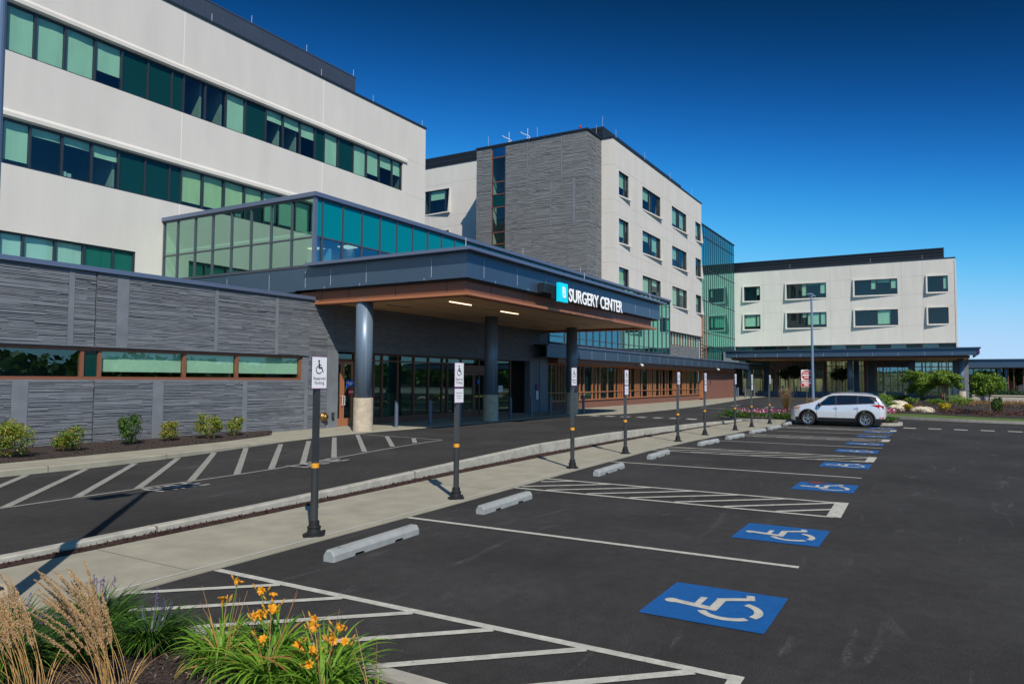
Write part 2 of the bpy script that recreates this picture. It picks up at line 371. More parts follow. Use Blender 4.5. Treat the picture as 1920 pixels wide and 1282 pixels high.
for a, c in zip(frange(1.5, 39, 0.6), frange(1.5, 39, 0.6)[1:]):
    y0, y1 = interp(SW, a)[0] + .15, interp(SW, c)[0] + .15
    b.face([(a, y0, .0195), (c, y1, .0195), (c, y1 + .022, .0195), (a, y0 + .022, .0195)], 2)
struct(b.build("sidewalk", ["concrete", "joint", "paint_white_line"]))
# mulch strip and low kerb wall
KB = [(-14, 9.35, .1), (4.4, 9.42, .10), (8.4, 9.58, .13), (11, 9.72, .17), (14.5, 9.95, .22), (19, 10.12, .31), (24, 10.1, .32), (28, 9.97, .28), (34.8, 9.66, .19), (38.5, 9.3, .13), (40.6, 9.12, .12)]
b = MB(); b2 = MB()
xsx = frange(-14, 40.4, 0.6)
for a, c in zip(xsx, xsx[1:]):
    l0, l1, k0, k1 = interp(SL, a)[0], interp(SL, c)[0], interp(KB, a), interp(KB, c)
    zz = .028 + random.random() * .012
    b.face([(a, l0, .022), (c, l1, .022), (c, k1[0] + .02, .035), (a, k0[0] + .02, .035)])
ring = []
for a in xsx:
    y, h = interp(KB, a)
    ring.append([(a, y, -.1), (a, y + .015, h - .02), (a, y + .04, h), (a, y + .17, h), (a, y + .19, h - .02), (a, y + .20, -.1)])
b2.ring(ring)
for xj in (1.6, 6.35, 12.6, 18.9, 25.2, 31.5, 37.0):
    y, h = interp(KB, xj); b2.box(xj, xj + .022, y - .004, y + .195, 0, h + .003, 1)
for i in range(2600):
    a = random.uniform(2.5, 30); y = random.uniform(interp(SL, a)[0] - .01, interp(KB, a)[0]); q = Vector((a, y, .04 + random.random() * .02))
    b.leaf(q, random.uniform(.012, .04) , 1 if random.random() < .25 else 0, Vector((random.gauss(0, .5), random.gauss(0, .5), 1)), .35)
tag(b.build("mulch_strip", ["mulch_red", "chip_b"]), None, None, kind="structure")
struct(b2.build("kerb", ["kerb", "joint"]))

# building-side sidewalk
BK = [(-14, 17.4), (8.2, 17.75), (10, 17.72), (12.6, 17.95), (16.4, 18.6), (19.5, 19.0), (22, 19.05), (26.4, 18.85), (32.7, 18.75), (38, 18.55), (40.3, 17.6), (42, 16.95), (44.3, 16.6), (50, 16.5), (58, 16.7), (66, 17.3), (75, 18.1), (82, 18.9), (90, 19.6), (118, 19.8)]
BM = [(-14, 18.6), (8.8, 19.15), (12.7, 19.5), (15.5, 19.9), (18.2, 20.7), (19.3, 21.9)]
b = MB(); xsx = frange(-14, 118, 0.9)
for a, c in zip(xsx, xsx[1:]):
    y0, y1 = interp(BK, a)[0], interp(BK, c)[0]; yb = 27.0 if a > 42 else 22.6
    b.face([(a, y0 + .03, .15), (c, y1 + .03, .15), (c, yb, .15), (a, yb, .15)]); b.face([(a, y0 + .16, .153), (c, y1 + .16, .153), (c, y1 + .17, .153), (a, y0 + .17, .153)], 1)
    b.face([(a, y0, -.1), (c, y1, -.1), (c, y1 + .005, .13), (a, y0 + .005, .13)]); b.face([(a, y0 + .005, .13), (c, y1 + .005, .13), (c, y1 + .03, .15), (a, y0 + .03, .15)])
    if a < 17: b.face([(a, y0 - .06, H(a, y0) + .004), (c, y1 - .06, H(c, y1) + .004), (c, y1, H(c, y1) + .004), (a, y0, H(a, y0) + .004)], 2)
for xj in (9.1, 12.2, 15.3, 18.3, 21.4, 24.5, 27.6, 30.7, 45, 48, 51, 54, 57, 60, 64, 68, 72):
    yy = interp(BK, xj)[0]; b.box(xj, xj + .02, yy - .003, yy + .2, -.05, .152, 1)
    b.box(xj, xj + .012, yy + .2, 22.0, .1, .153, 1) if xj > 20 else None
struct(b.build("building_sidewalk", ["concrete", "joint", "ink"]))
b = MB(); xsx = frange(-14, 19.3, 0.5)
for a, c in zip(xsx, xsx[1:]):
    b.face([(a, interp(BM, a)[0], .16), (c, interp(BM, c)[0], .16), (c, 21.97, .24), (a, 21.97, .24)])
for i in range(2200):
    a = random.uniform(6, 19); y = random.uniform(interp(BM, a)[0], 21.9)
    b.leaf((a, y, .17 + (y - interp(BM, a)[0]) / 2.6 * .07 + random.random() * .02), random.uniform(.015, .05), random.choice((0, 1, 1)), Vector((random.gauss(0, .5), random.gauss(0, .5), 1)), .35)
struct(b.build("mulch_bed", ["mulch", "chip_b"]))

# ---------------- painted markings (parts of the lot)
def line(bm, p, q, wd, z=.006, mi=0, n=None):
    p = Vector(p); q = Vector(q); L = (q - p).length; n = n or max(1, int(L / 1.0)); t = (q - p).normalized(); nn = Vector((-t.y, t.x)) * wd / 2
    for i in range(n):
        a = p + (q - p) * i / n; c = p + (q - p) * (i + 1) / n
        pts = [a - nn, c - nn, c + nn, a + nn]
        bm.face([(k.x, k.y, H(k.x, k.y) + z) for k in pts], mi)
curb_y = lambda x: interp(SW, x)[0]
def hatch(name, x0, x1, ye, sp, first, skew=1.05, wd=.1):
    h = MB(); line(h, (x0, curb_y(x0)), (x0, ye), .1); line(h, (x1, curb_y(x1)), (x1, ye), .1)
    y = first
    while y > ye + .25:
        # diagonal from the left line down to the right line
        ya = y; yb = y - (x1 - x0) * skew; xa = x0 + .05; xb = x1 - .05
        if yb < ye: xb = x0 + (ya - ye) / skew; yb = ye
        if ya > curb_y(x0): xa = x0 + (ya - curb_y(x0) + .05) / skew; ya = curb_y(x0) - .05
        if xb > xa + .1: line(h, (xa, ya), (xb, yb), wd, z=.009)
        y -= sp
    return h
h = MB(); line(h, (5.57, 7.18), (5.57, 1.30), .1); line(h, (5.62, 1.33), (3.4, 1.33), .1, z=.009)
for k in range(8):
    yr = 6.09 - .89 * k; xl = 4.15 if k > 2 else (4.5, 4.1, 4.2)[k]
    if yr > 1.3: line(h, (5.52, yr), (xl, yr + (5.52 - xl) * 1.06), .095, z=.009)
h.build("aisle_hatching", "paint", asph)
hatch("b", 12.88, 14.43, 1.5, .875, 7.3 + .875 * 1.4, 1.06).build("aisle_hatching", "paint", asph)
h = MB(); line(h, (12.85, 1.5), (14.48, 1.54), .22, z=.012); h.build("aisle_end_bar", "paint", asph)
hatch("c", 22.1, 23.55, 1.66, .9, 8.4, 1.06).build("aisle_hatching", "paint", asph)
h = MB(); line(h, (22.1, 1.66), (23.6, 1.67), .22, z=.012); h.build("aisle_end_bar", "paint", asph)
hatch("d", 29.85, 31.05, 1.72, .9, 8.2, 1.06).build("aisle_hatching", "paint", asph)
h = MB(); line(h, (29.85, 1.72), (31.05, 1.7), .25, z=.012); h.build("aisle_end_bar", "paint", asph)
hatch("e", 36.2, 37.1, 1.76, .9, 8.0, 1.06).build("aisle_hatching", "paint", asph)
h = MB(); line(h, (36.2, 1.76), (37.15, 1.75), .25, z=.012); h.build("aisle_end_bar", "paint", asph)
for x in (9.22, 18.4, 27.0, 33.85):
    h = MB(); line(h, (x, curb_y(x) - .02), (x, 1.38 + x * .009), .1); h.build("stall_line", "paint", asph)

def poly_sheet(h, pts, z, mi=0):
    h.face([(x, y, H(x, y) + z) for x, y in pts], mi)
def symbol(x0, y0, sx, sy, red=False):
    """blue square (origin at low corner) with the white wheelchair figure; figure's head points to +y (the kerb)"""
    h = MB(); n = 1
    poly_sheet(h, [(x0, y0), (x0 + sx, y0), (x0 + sx, y0 + sy), (x0, y0 + sy)], .007)
    o = h.build("accessible_symbol", "paint_blue", asph)
    g = MB()
    def T(u, v): return (x0 + sx * u, y0 + sy * v)
    poly_sheet(g, [T(.44 + .058 * math.cos(t * math.pi / 8), .86 + .062 * math.sin(t * math.pi / 8)) for t in range(16)], .011)
    def bar(p, q, wd):
        p = Vector(T(*p)); q = Vector(T(*q)); t = (q - p).normalized(); nn = Vector((-t.y, t.x)) * wd * sx / 2
        poly_sheet(g, [tuple(p - nn), tuple(q - nn), tuple(q + nn), tuple(p + nn)], .011 + random.random() * .0012)
    bar((.44, .82), (.375, .46), .085); bar((.39, .64), (.655, .64), .055); bar((.34, .49), (.67, .49), .075)
    bar((.645, .52), (.80, .25), .075); bar((.77, .265), (.895, .30), .065)
    cx, cy, R, ri = .41, .36, .265, .195
    def arc(a0, a1):
        k = 12
        for i in range(k):
            A = rad(a0 + (a1 - a0) * i / k); B = rad(a0 + (a1 - a0) * (i + 1) / k); f = i / k
            q = [(cx + R * math.cos(A), cy + R * math.sin(A)), (cx + R * math.cos(B), cy + R * math.sin(B)), (cx + ri * math.cos(B), cy + ri * math.sin(B)), (cx + ri * math.cos(A), cy + ri * math.sin(A))]
            poly_sheet(g, [T(*z) for z in q], .0112)
    arc(118, 228); arc(244, 338)
    g.build("wheelchair_figure", "paint", o)
    if red:
        r = MB(); poly_sheet(r, [T(.83, .86), T(1.08, .80), T(1.10, .55), T(.95, .62), T(.86, .50), T(.80, .72)], .0125); r.build("red_stain", "paint_red", o)
for args in ((6.65, 1.35, 1.2, 1.15), (10.47, 1.41, 1.19, 1.15), (15.8, 1.48, 1.25, 1.16, True), (20.35, 1.55, 1.2, 1.16), (24.85, 1.65, 1.05, 1.2), (28.0, 1.68, .95, 1.18), (32.1, 1.7, .9, 1.16), (35.0, 1.7, .9, 1.16), (37.95, 1.75, .85, 1.1)):
    symbol(*args)
# drive markings
h = MB(); pl = [(2.0, 13.2), (6.3, 13.57), (8.78, 13.70), (12.3, 13.85), (16.5, 14.3), (20.35, 14.7)]
for a, c in zip(pl, pl[1:]): line(h, a, c, .09)
pu = [(2.0, 13.2)]
for k in range(-2, 5):
    xb = 6.29 + 1.22 * k; xt = 9.91 + 1.3 * k
    yb = interp([(p[0], p[1]) for p in pl], xb)[0]; yt = interp(BK, xt)[0] - .1
    line(h, (xb, yb), (xt, yt), .15, z=.010)
for p, q in (((12.2, 13.85), (16.4, 18.2)), ((13.3, 13.95), (17.6, 18.2)), ((14.66, 14.2), (19.05, 18.45)), ((16.1, 14.4), (20.4, 18.6)), ((17.6, 14.6), (20.4, 17.2)), ((18.9, 14.75), (20.3, 15.9))): line(h, p, q, .15, z=.010)
line(h, (20.6, 18.8), (20.3, 14.7), .09, z=.013)
h.build("fire_lane_hatching", "paint_old", asph)
text("fire_lane_text", "FIRE", .90, "paint_faint", asph, (9.28, 12.95, H(9.28, 12.95) + .012), (1, .06, 0), (-.06, 1, 0), sx=.74, bold=.004)
text("fire_lane_text", "LANE", .98, "paint_faint", asph, (13.62, 13.38, .052), (1, .08, 0.016), (-.08, 1, 0), sx=.74, bold=.004)
h = MB()
for k in range(9): poly_sheet(h, [(39.25, 1.46 - 1.035 * k), (39.75, 1.46 - 1.035 * k), (39.65, .93 - 1.035 * k), (39.15, .93 - 1.035 * k)], .008)
h.build("dashed_line", "paint", asph)
h = MB()
for k in range(7):
    x = 40.4 + .0 * k; y = 11.3 + k * .95
    poly_sheet(h, [(38.6, y), (39.3, y), (39.3, y + .5), (38.6, y + .5)], .01)
line(h, (52.3, 10.2), (55.5, 15.8), .18, z=.01)
for cx_, cy_ in ((62, 14.6), (60, 11.6)):
    poly_sheet(h, [(cx_ - 1.4, cy_ - .1), (cx_ + .6, cy_ - .1), (cx_ + .6, cy_ - .4), (cx_ + 1.5, cy_), (cx_ + .6, cy_ + .4), (cx_ + .6, cy_ + .1), (cx_ - 1.4, cy_ + .1)], .01)
h.build("crosswalk_marking", "paint", asph)

# planting island at the end of the parking row, and the far island
def kerbed(name, outline, z, topmat, kw=.16, inner="mulch"):
    """closed outline: kerb ring round a raised bed"""
    n = len(outline); cx = sum(p[0] for p in outline) / n; cy = sum(p[1] for p in outline) / n
    k = MB(); inn = []
    for i, p in enumerate(outline):
        a = Vector(outline[i - 1]); c = Vector(outline[(i + 1) % n]); t = (c - a).normalized(); nn = Vector((-t.y, t.x))
        inn.append((p[0] + nn.x * kw, p[1] + nn.y * kw))
    for i in range(n):
        j = (i + 1) % n
        p, q, r, s_ = outline[i], outline[j], inn[j], inn[i]
        k.face([(p[0], p[1], -.05), (q[0], q[1], -.05), (q[0], q[1], z), (p[0], p[1], z)])
        k.face([(p[0], p[1], z), (q[0], q[1], z), (r[0], r[1], z), (s_[0], s_[1], z)])
        k.face([(s_[0], s_[1], z), (r[0], r[1], z), (r[0], r[1], 0), (s_[0], s_[1], 0)])
    k.face([(p[0], p[1], z - .03) for p in inn], 1)
    return struct(k.build(name, ["kerb", inner]))
def rounded(pts, r=.5, k=4):
    out = []
    n = len(pts)
    for i in range(n):
        p = Vector(pts[i]); a = (Vector(pts[i - 1]) - p); c = (Vector(pts[(i + 1) % n]) - p)
        rr = min(r, a.length / 2.1, c.length / 2.1); a.normalize(); c.normalize()
        for t in range(k + 1):
            t = t / k; q = (1 - t) ** 2 * (p + a * rr) + 2 * t * (1 - t) * p + t * t * (p + c * rr); out.append((q.x, q.y))
    return out
kerbed("flower_island", rounded([(40.75, 9.4), (40.75, 1.7), (42.4, 1.5), (43.6, 2.4), (43.8, 10.2), (42.5, 11.2)], .8), .14, None)
FI = [(49.2, 3.0), (47.95, .45), (47.2, -1.6), (46.65, -4.0), (45.9, -12), (46, -40), (150, -40), (150, -6), (84, -2.0), (84, 10.2), (60, 9.7), (54.6, 8.9), (53.4, 7.8), (51.0, 5.2)]
kerbed("far_island", rounded(list(reversed(FI))[::-1], 1.2), .15, None, .18, "grass")
b = MB()
bed = [(54.4, 3.4), (53.9, .5), (51.8, -1.8), (50.7, -4.2), (50, -12), (50, -39), (110, -39), (110, -6), (84, -1.9), (84, 6.2), (62, 6.4)]
ctr = Vector((70, -4))
b.face([(x, y, .14) for x, y in bed]); 
struct(b.build("planting_bed", ["soil_far"]))

# near planting bed in the foreground
NB = [(-6, 8.4), (2.0, 8.0), (3.1, 7.6), (3.8, 7.0), (4.05, 6.0), (4.22, 5.0), (4.28, 4.2), (4.30, 3.4), (4.25, 2.4), (3.6, 1.2), (-6, 0.8)]
NBr = rounded(NB[::-1], .5)
kerbed("near_island", NBr, .06, None, .15, "mulch")
b = MB()
for i in range(9000):
    x = random.uniform(.5, 4.25); y = random.uniform(3.0, 7.6)
    lim = interp([(2.9, 4.1), (3.5, 4.12), (4.2, 4.1), (4.9, 4.03), (5.9, 3.86), (6.9, 3.6), (7.6, 2.9)], y)[0]
    if x > lim: continue
    b.leaf((x, y, .038 + random.random() * .02), random.uniform(.008, .032), 0 if random.random() < .35 else 1, Vector((random.gauss(0, .45), random.gauss(0, .45), 1)), .28)
tag(b.build("mulch_chips", ["chip_a", "chip_b"]), "shredded bark mulch covering the foreground planting bed", "mulch", kind="stuff")

# ================================================================ BUILDINGS
def wall(bm, F, u0, u1, z0, z1, holes=(), depth=.2, mi=0, rmi=None, d=0.0):
    rmi = mi if rmi is None else rmi
    us = sorted({u0, u1} | {max(u0, min(u1, h[i])) for h in holes for i in (0, 1)}); zs = sorted({z0, z1} | {max(z0, min(z1, h[i])) for h in holes for i in (2, 3)})
    for a, c in zip(us, us[1:]):
        for e, f in zip(zs, zs[1:]):
            mu, mz = (a + c) / 2, (e + f) / 2
            if any(h[0] < mu < h[1] and h[2] < mz < h[3] for h in holes): continue
            bm.fq(F, a, c, d, e, f, mi)
    ax, p = F
    for h in holes:
        q = [(h[0], h[2]), (h[1], h[2]), (h[1], h[3]), (h[0], h[3])]
        for i in range(4):
            (ua, za), (ub, zb) = q[i], q[(i + 1) % 4]
            if ax == 'Y': bm.face([(ua, p + d, za), (ub, p + d, zb), (ub, p + d + depth, zb), (ua, p + d + depth, za)], rmi)
            else: bm.face([(p + d, ua, za), (p + d, ub, zb), (p + d + depth, ub, zb), (p + d + depth, ua, za)], rmi)
def hull(bm, x0, x1, y0, y1, z0, z1, skip="", mi=0):
    if 'S' not in skip: bm.face([(x0, y0, z0), (x1, y0, z0), (x1, y0, z1), (x0, y0, z1)], mi)
    if 'N' not in skip: bm.face([(x0, y1, z0), (x1, y1, z0), (x1, y1, z1), (x0, y1, z1)], mi)
    if 'W' not in skip: bm.face([(x0, y0, z0), (x0, y1, z0), (x0, y1, z1), (x0, y0, z1)], mi)
    if 'E' not in skip: bm.face([(x1, y0, z0), (x1, y1, z0), (x1, y1, z1), (x1, y0, z1)], mi)
    if 'T' not in skip: bm.face([(x0, y0, z1), (x1, y0, z1), (x1, y1, z1), (x0, y1, z1)], mi)
    if 'B' not in skip: bm.face([(x0, y0, z0), (x1, y0, z0), (x1, y1, z0), (x0, y1, z0)], mi)
def rods(parent, pts, h=.55):
    for p in pts:
        r = MB(); r.tube([p, (p[0], p[1], p[2] + h)], .013, 5); r.build("lightning_rod", "metal_joint", parent)

# stone faced with thin ledges
def ledges(bm, F, u0, u1, z0, z1, rh=(.032, .055), lens=(.3, 2.2), deps=(0, .004, .008, .014, .024), mi=0):
    z = z0
    while z < z1 - .01:
        hh = min(random.uniform(*rh), z1 - z); u = u0
        while u < u1:
            L = min(random.uniform(*lens), u1 - u); d = random.choice(deps)
            if L < .08: L = u1 - u
            za, zb = z, z + hh - (random.choice((0, 0, .009, .014, .019)) if z + hh < z1 - .01 else 0)
            ax, p = F
            # slightly sloping split faces
            o1 = d + random.uniform(0, .004); dz = random.uniform(-.004, .004)
            if ax == 'Y':
                pts = [(u, p - o1, za + dz), (u + L, p - d, za - dz), (u + L, p - d * .75, zb), (u, p - o1 * .75, zb)]
                q = [(u, p + .02, za), (u + L, p + .02, za), (u + L, p + .02, zb), (u, p + .02, zb)]
            else:
                pts = [(p - o1, u + L, za + dz), (p - d, u, za - dz), (p - d * .75, u, zb), (p - o1 * .75, u + L, zb)]
                q = [(p + .02, u + L, za), (p + .02, u, za), (p + .02, u, zb), (p + .02, u + L, zb)]
            k = len(bm.v); bm.v += pts + q
            for f in ((0, 1, 2, 3), (0, 4, 5, 1), (3, 2, 6, 7), (0, 3, 7, 4), (1, 5, 6, 2)): bm.f.append(tuple(k + i for i in f)); bm.mi.append(mi)
            u += L
        z += hh

KC = 1.0527      # office wing, gallery, canopy and sign are scaled about the camera by this factor
# ---------------------------------------------------------------- 1 cream building
CW = thing("office_wing", "large cream building at left with long dark ribbon windows and grey roof screen", "building", (20, 30.5, 0))
F1 = ('Y', 30.5)
B1 = (2.0, 37.45, 14.70, 16.63); B2 = (2.0, 37.45, 10.32, 12.12); B3 = (2.0, 19.0, 5.9, 7.75)
b = MB()
wall(b, F1, -8, 39.87, 5.2, 19.62, [B1, B2, B3], .32)
hull(b, -8, 39.87, 30.5, 62, 0, 19.3, "S")
for xj in (21.05, 30.1):
    for z0, z1 in ((7.75 if xj > 19 else 7.75, 10.30), (12.5, 14.68), (17.02, 19.6)): b.fbox(F1, xj, xj + .03, -.004, .02, z0, z1, 1)
for z in (9.05,): b.fbox(F1, 20.4, 39.8, -.003, .02, z, z + .012, 2)
b.fbox(F1, 37.8, 39.85, -.003, .02, 14.6, 14.612, 2); b.fbox(F1, 37.8, 39.85, -.003, .02, 17.0, 17.012, 2)
b.build("wall", ["cream", "cream_joint_pale", "cream_joint"], CW)
b = MB()
for (u0, u1, z0, z1) in (B1, B2):
    k = len(b.v)
    for u in (u0, u1 + .35):
        b.v += [(u, 30.5, z1 + .02), (u, 30.40, z1 + .05), (u, 30.40, z1 + .20), (u, 30.5, z1 + .34)]
    for f in ((0, 1, 5, 4), (1, 2, 6, 5), (2, 3, 7, 6), (4, 5, 6, 7), (0, 3, 2, 1)): b.f.append(tuple(k + i for i in f)); b.mi.append(0)
b.build("window_ledge", "cream", CW)
b = MB(); b.fbox(F1, -8, 39.93, -.05, .35, 19.62, 19.74); b.box(39.6, 39.93, 30.9, 62, 19.62, 19.74); b.build("coping", "dark_metal", CW)
b = MB(); b.fbox(F1, 19.0, 20.35, .05, .3, 5.2, 7.72); b.build("metal_panel", "blue_metal", CW)

def ribbon(parent, F, z0, z1, mull, kinds, name="ribbon_window", frame="mullion", glz="glass_band", rec=.14, fw=.07, bl="blind", roomd=3.2, uleft=None):
    """kinds per pane: s = spandrel, bX = blind covering X tenths, c = clear"""
    fr = MB(); ro = MB(); later = []
    fr.fbox(F, mull[0] - fw, mull[-1] + fw, rec - .05, rec + .08, z0, z0 + fw); fr.fbox(F, mull[0] - fw, mull[-1] + fw, rec - .05, rec + .08, z1 - fw, z1)
    for u in mull: fr.fbox(F, u - fw * .6, u + fw * .6, rec - .055, rec + .085, z0 + fw - .002, z1 - fw + .002)
    for i, kd in enumerate(kinds):
        a, c = mull[i] + fw * .6, mull[i + 1] - fw * .6; za, zb = z0 + fw, z1 - fw
        if kd[0] == 's': sp = MB(); sp.fq(F, a, c, rec + .01, za, zb); later.append((sp, "spandrel_panel", "spandrel"))
        elif kd[0] == 'g': sp = MB(); sp.fq(F, a, c, rec + .01, za, zb); later.append((sp, "spandrel_panel", "spandrel_green"))
        else:
            gl = MB(); gl.fq(F, a, c, rec + .01, za, zb); later.append((gl, "pane", glz))
            if kd[0] in 'byw':
                fr_ = float(kd[1:] or 10) / 10; zt = zb - (zb - za) * fr_
                q = MB(); mi = 0; later.append((q, "blind", {'b': bl, 'y': "blind_yellow", 'w': "blind_pale"}[kd[0]]))
                # gently billowing roller blind
                n = 5
                for k in range(n):
                    t0, t1 = k / n, (k + 1) / n; d0 = rec + .09 + .012 * math.sin(t0 * 5 + i * 2); d1 = rec + .09 + .012 * math.sin(t1 * 5 + i * 2)
                    a0, a1 = a + (c - a) * t0 - .0, a + (c - a) * t1
                    ax, p = F
                    if ax == 'Y': q.face([(a0, p + d0, zt), (a1, p + d1, zt), (a1, p + d1, zb), (a0, p + d0, zb)], mi)
                    else: q.face([(p + d0, a0, zt), (p + d1, a1, zt), (p + d1, a1, zb), (p + d0, a0, zb)], mi)
            if i < len(kinds) - 1 and random.random() < .35: ro.fbox(F, c - .04, c + .06, rec + .3, roomd, z0 - .5, z1 + .5, 1)
    u0 = mull[0] if uleft is None else uleft
    # room behind
    for (d0, d1, za, zb) in ((rec + .1, roomd, z1 + .25, z1 + .3), (rec + .1, roomd, z0 - .75, z0 - .7)): ro.fbox(F, u0, mull[-1], d0, d1, za, zb)
    ro.fbox(F, u0, mull[-1], roomd, roomd + .05, z0 - .75, z1 + .3); ro.fbox(F, u0 - .05, u0, rec + .1, roomd, z0 - .75, z1 + .3); ro.fbox(F, mull[-1], mull[-1] + .05, rec + .1, roomd, z0 - .75, z1 + .3)
    o = fr.build(name, frame, parent)
    for q, nm, mm in later: q.build(nm, mm, o)
    ro.build("interior", ["room", "room_pale"], o)
    return o
ex = lambda a, n: [round(a - 1.2 * (n - i), 2) for i in range(n)]
m1 = ex(13.58, 9) + [13.58, 14.61, 15.76, 16.99, 18.16, 19.38, 20.57, 21.18, 22.36, 23.55, 24.74, 26.07, 27.26, 28.49, 29.62, 30.34, 31.49, 32.77, 33.98, 35.18, 36.45, 37.38]
k1 = ["b"] * 9 + ["b", "b", "b", "b7", "s", "s", "s", "c", "c", "b", "s", "b3", "b3", "b4", "s", "b", "s", "b", "b8", "b4", "b5"]
ribbon(CW, F1, 14.70, 16.63, m1, k1)
m2 = ex(13.60, 9) + [13.60, 14.58, 15.79, 16.99, 18.16, 19.38, 20.58, 21.17, 22.34, 23.57, 24.81, 25.98, 27.33, 28.5, 29.7, 30.9, 32.1, 33.3, 34.5, 35.7, 37.38]
k2 = ["b"] * 8 + ["b9", "b9", "b2", "b2", "b3", "s", "s", "s", "y9", "y9", "y9", "y8", "b8"] + ["b", "c", "b", "s", "b", "b", "c", "b"]
ribbon(CW, F1, 10.32, 12.12, m2, k2)
m3 = ex(13.63, 9) + [13.63, 14.48, 15.67, 16.81, 18.03, 18.98]
ribbon(CW, F1, 5.9, 7.75, m3, ["w"] * 8 + ["w", "w", "w", "w8", "g", "g"])
b = MB(); b.box(15.9, 16.05, 30.72, 30.9, 10.40, 10.62); b.box(16.12, 16.24, 30.72, 30.9, 10.40, 10.58); b.build("window_sill_clutter", "white_plastic", CW)
b = MB()
for i in range(36):
    x = 33.3 - 1.2 * i; b.box(x - 1.185, x, 31.0, 31.08, 19.74, 20.95)
b.box(-10, 33.32, 30.98, 31.2, 20.95, 21.02); b.box(33.25, 33.32, 31.02, 50, 19.74, 20.95)
b.build("roof_screen", "screen_metal", CW)
rods(CW, [(x, 31.1, 20.98) for x in (17.4, 21.2, 25.4, 29.3, 33.2)], .5); rods(CW, [(x, 30.6, 19.7) for x in (34.5, 39.6, 22.6, 30.0)], .5)

# ---------------------------------------------------------------- 2 stone wing with the entrance
SWG = thing("stone_wing", "low charcoal stone-faced wing with copper ribbon window and glazed entrance under the canopy", "building", (22, 21.95, 0))
F2 = ('Y', 21.95)
RB = (-8, 20.85, 2.13, 3.09); SF = (22.8, 39.6, .1, 3.36)
b = MB()
wall(b, F2, -8, 42.1, -.2, 5.4, [RB, SF], .35, d=.03)
hull(b, -8, 42.1, 22.0, 30.4, 0, 5.38, "SN")
b.face([(42.1, 21.98, -.2), (42.1, 24.5, -.2), (42.1, 24.5, 5.4), (42.1, 21.98, 5.4)])
pa = [-1.2, 3.0, 7.2, 11.69, 12.47, 13.16, 16.67, 19.40, 22.7]; pb_ = [-2, 2.4, 6.4, 10.28, 12.5, 14.43, 17.95, 20.93, 22.17]
pil = [(2.8, 3.0, 'u'), (7.0, 7.2, 'u'), (11.66, 11.83, 'u'), (12.46, 12.48, 'u'), (13.12, 13.5, 'u'), (16.66, 16.80, 'u'), (19.38, 19.52, 'u'),
       (2.4, 2.8, 'l'), (6.4, 6.8, 'l'), (10.24, 10.66, 'l'), (12.49, 12.51, 'l'), (14.40, 14.78, 'l'), (17.93, 18.13, 'l'), (20.92, 21.12, 'l')]
def fill(lo, hi, z0, z1, which):
    cuts = sorted([(a, c) for a, c, k in pil if k == which]); u = lo
    for a, c in cuts:
        if a > u: ledges(b, F2, u, a - .012, z0, z1)
        b.fbox(F2, a, c, -.014 if c - a > .05 else .02, .03, z0, z1, 1 if c - a > .05 else 2); u = c + .012
    ledges(b, F2, u, hi, z0, z1)
fill(-3, 21.15, 3.12, 5.38, 'u'); fill(-3, 20.9, .12, 2.10, 'l')
ledges(b, F2, 21.15, 22.15, .12, 5.38); b.fbox(F2, 22.17, 22.80, -.02, .03, .1, 3.42, 1)
ledges(b, F2, 22.15, 22.62, 3.44, 5.36)
for u0, u1 in ((22.64, 26.9), (26.93, 30.2), (30.23, 33.4), (33.43, 36.3), (36.33, 39.5), (39.53, 42.08)):
    ledges(b, F2, u0, u1, 3.42, 5.36, (.05, .1), (.5, 2.5), (0, .003, .006, .01))
    b.fbox(F2, u1, u1 + .03, -.01, .03, 3.4, 5.36, 1)
b.fbox(F2, 39.6, 40.3, -.012, .03, .1, 3.40, 1); b.fbox(F2, 40.9, 41.8, -.012, .03, .1, 5.1, 1)
b.build("wall", ["stone", "stone_smooth", "ink"], SWG)
b = MB(); b.fbox(F2, -8, 21.35, -.10, .5, 5.39, 5.53); b.build("coping", "blue_coping", SWG)
b = MB(); b.box(-8, 21.2, 22.4, 32.1, 5.39, 5.42); b.build("roof", "room", SWG)
rm = [-8, -3.9, -1.2, 3.0, 7.3, 8.4, 12.18, 12.71, 15.61, 17.75, 20.8]
def framed(parent, F, z0, z1, mull, kinds, frame, name, glz, rec=.1, fw=.09, roomd=2.5, bl="blind"):
    return ribbon(parent, F, z0, z1, mull, kinds, name, frame, glz, rec, fw, bl, roomd)
framed(SWG, F2, 2.13, 3.09, rm, ["b8", "b8", "b8", "c", "s", "c", "s", "b8", "b8", "b8"], "copper_mid", "ribbon_window", "glass_dark", .16)
# entrance glazing
F2b = ('Y', 22.33)
sfm = [22.8, 23.55, 24.22, 25.54, 26.12, 27.26, 28.49, 29.69, 30.88, 31.35, 32.63, 34.42, 36.2, 37.9]
b = MB(); g = MB()
for u in sfm[2:]: b.fbox(F2b, u - .045, u + .045, 0, .14, .15, 3.36)
b.fbox(F2b, 24.1, 38.0, -.01, .15, 3.28, 3.36); b.fbox(F2b, 24.1, 32.6, -.01, .15, 3.0, 3.07); b.fbox(F2b, 24.1, 32.6, -.01, .15, .14, .44); b.fbox(F2b, 22.8, 24.2, -.01, .15, 2.98, 3.06)
b.fbox(F2b, 32.6, 36.2, -.06, .18, 2.6, 2.98); b.fbox(F2b, 36.2, 38.0, -.01, .15, .14, .3)
o = b.build("entrance_glazing", "copper_dark", SWG)
for uu in ((24.2, 32.6, .44, 3.0), (22.8, 38, 3.07, 3.28), (36.2, 38, .3, 3.1)):
    g = MB(); g.fq(F2b, uu[0], uu[1], .06, uu[2], uu[3]); g.build("pane", "glass_dark", o)
for uu in ((24.28, 25.5, .12, .44, 3.0), (26.2, 27.2, .14, .44, 3.28)):
    b = MB(); b.fq(F2b, *uu); b.build("spandrel_panel", "spandrel", o)
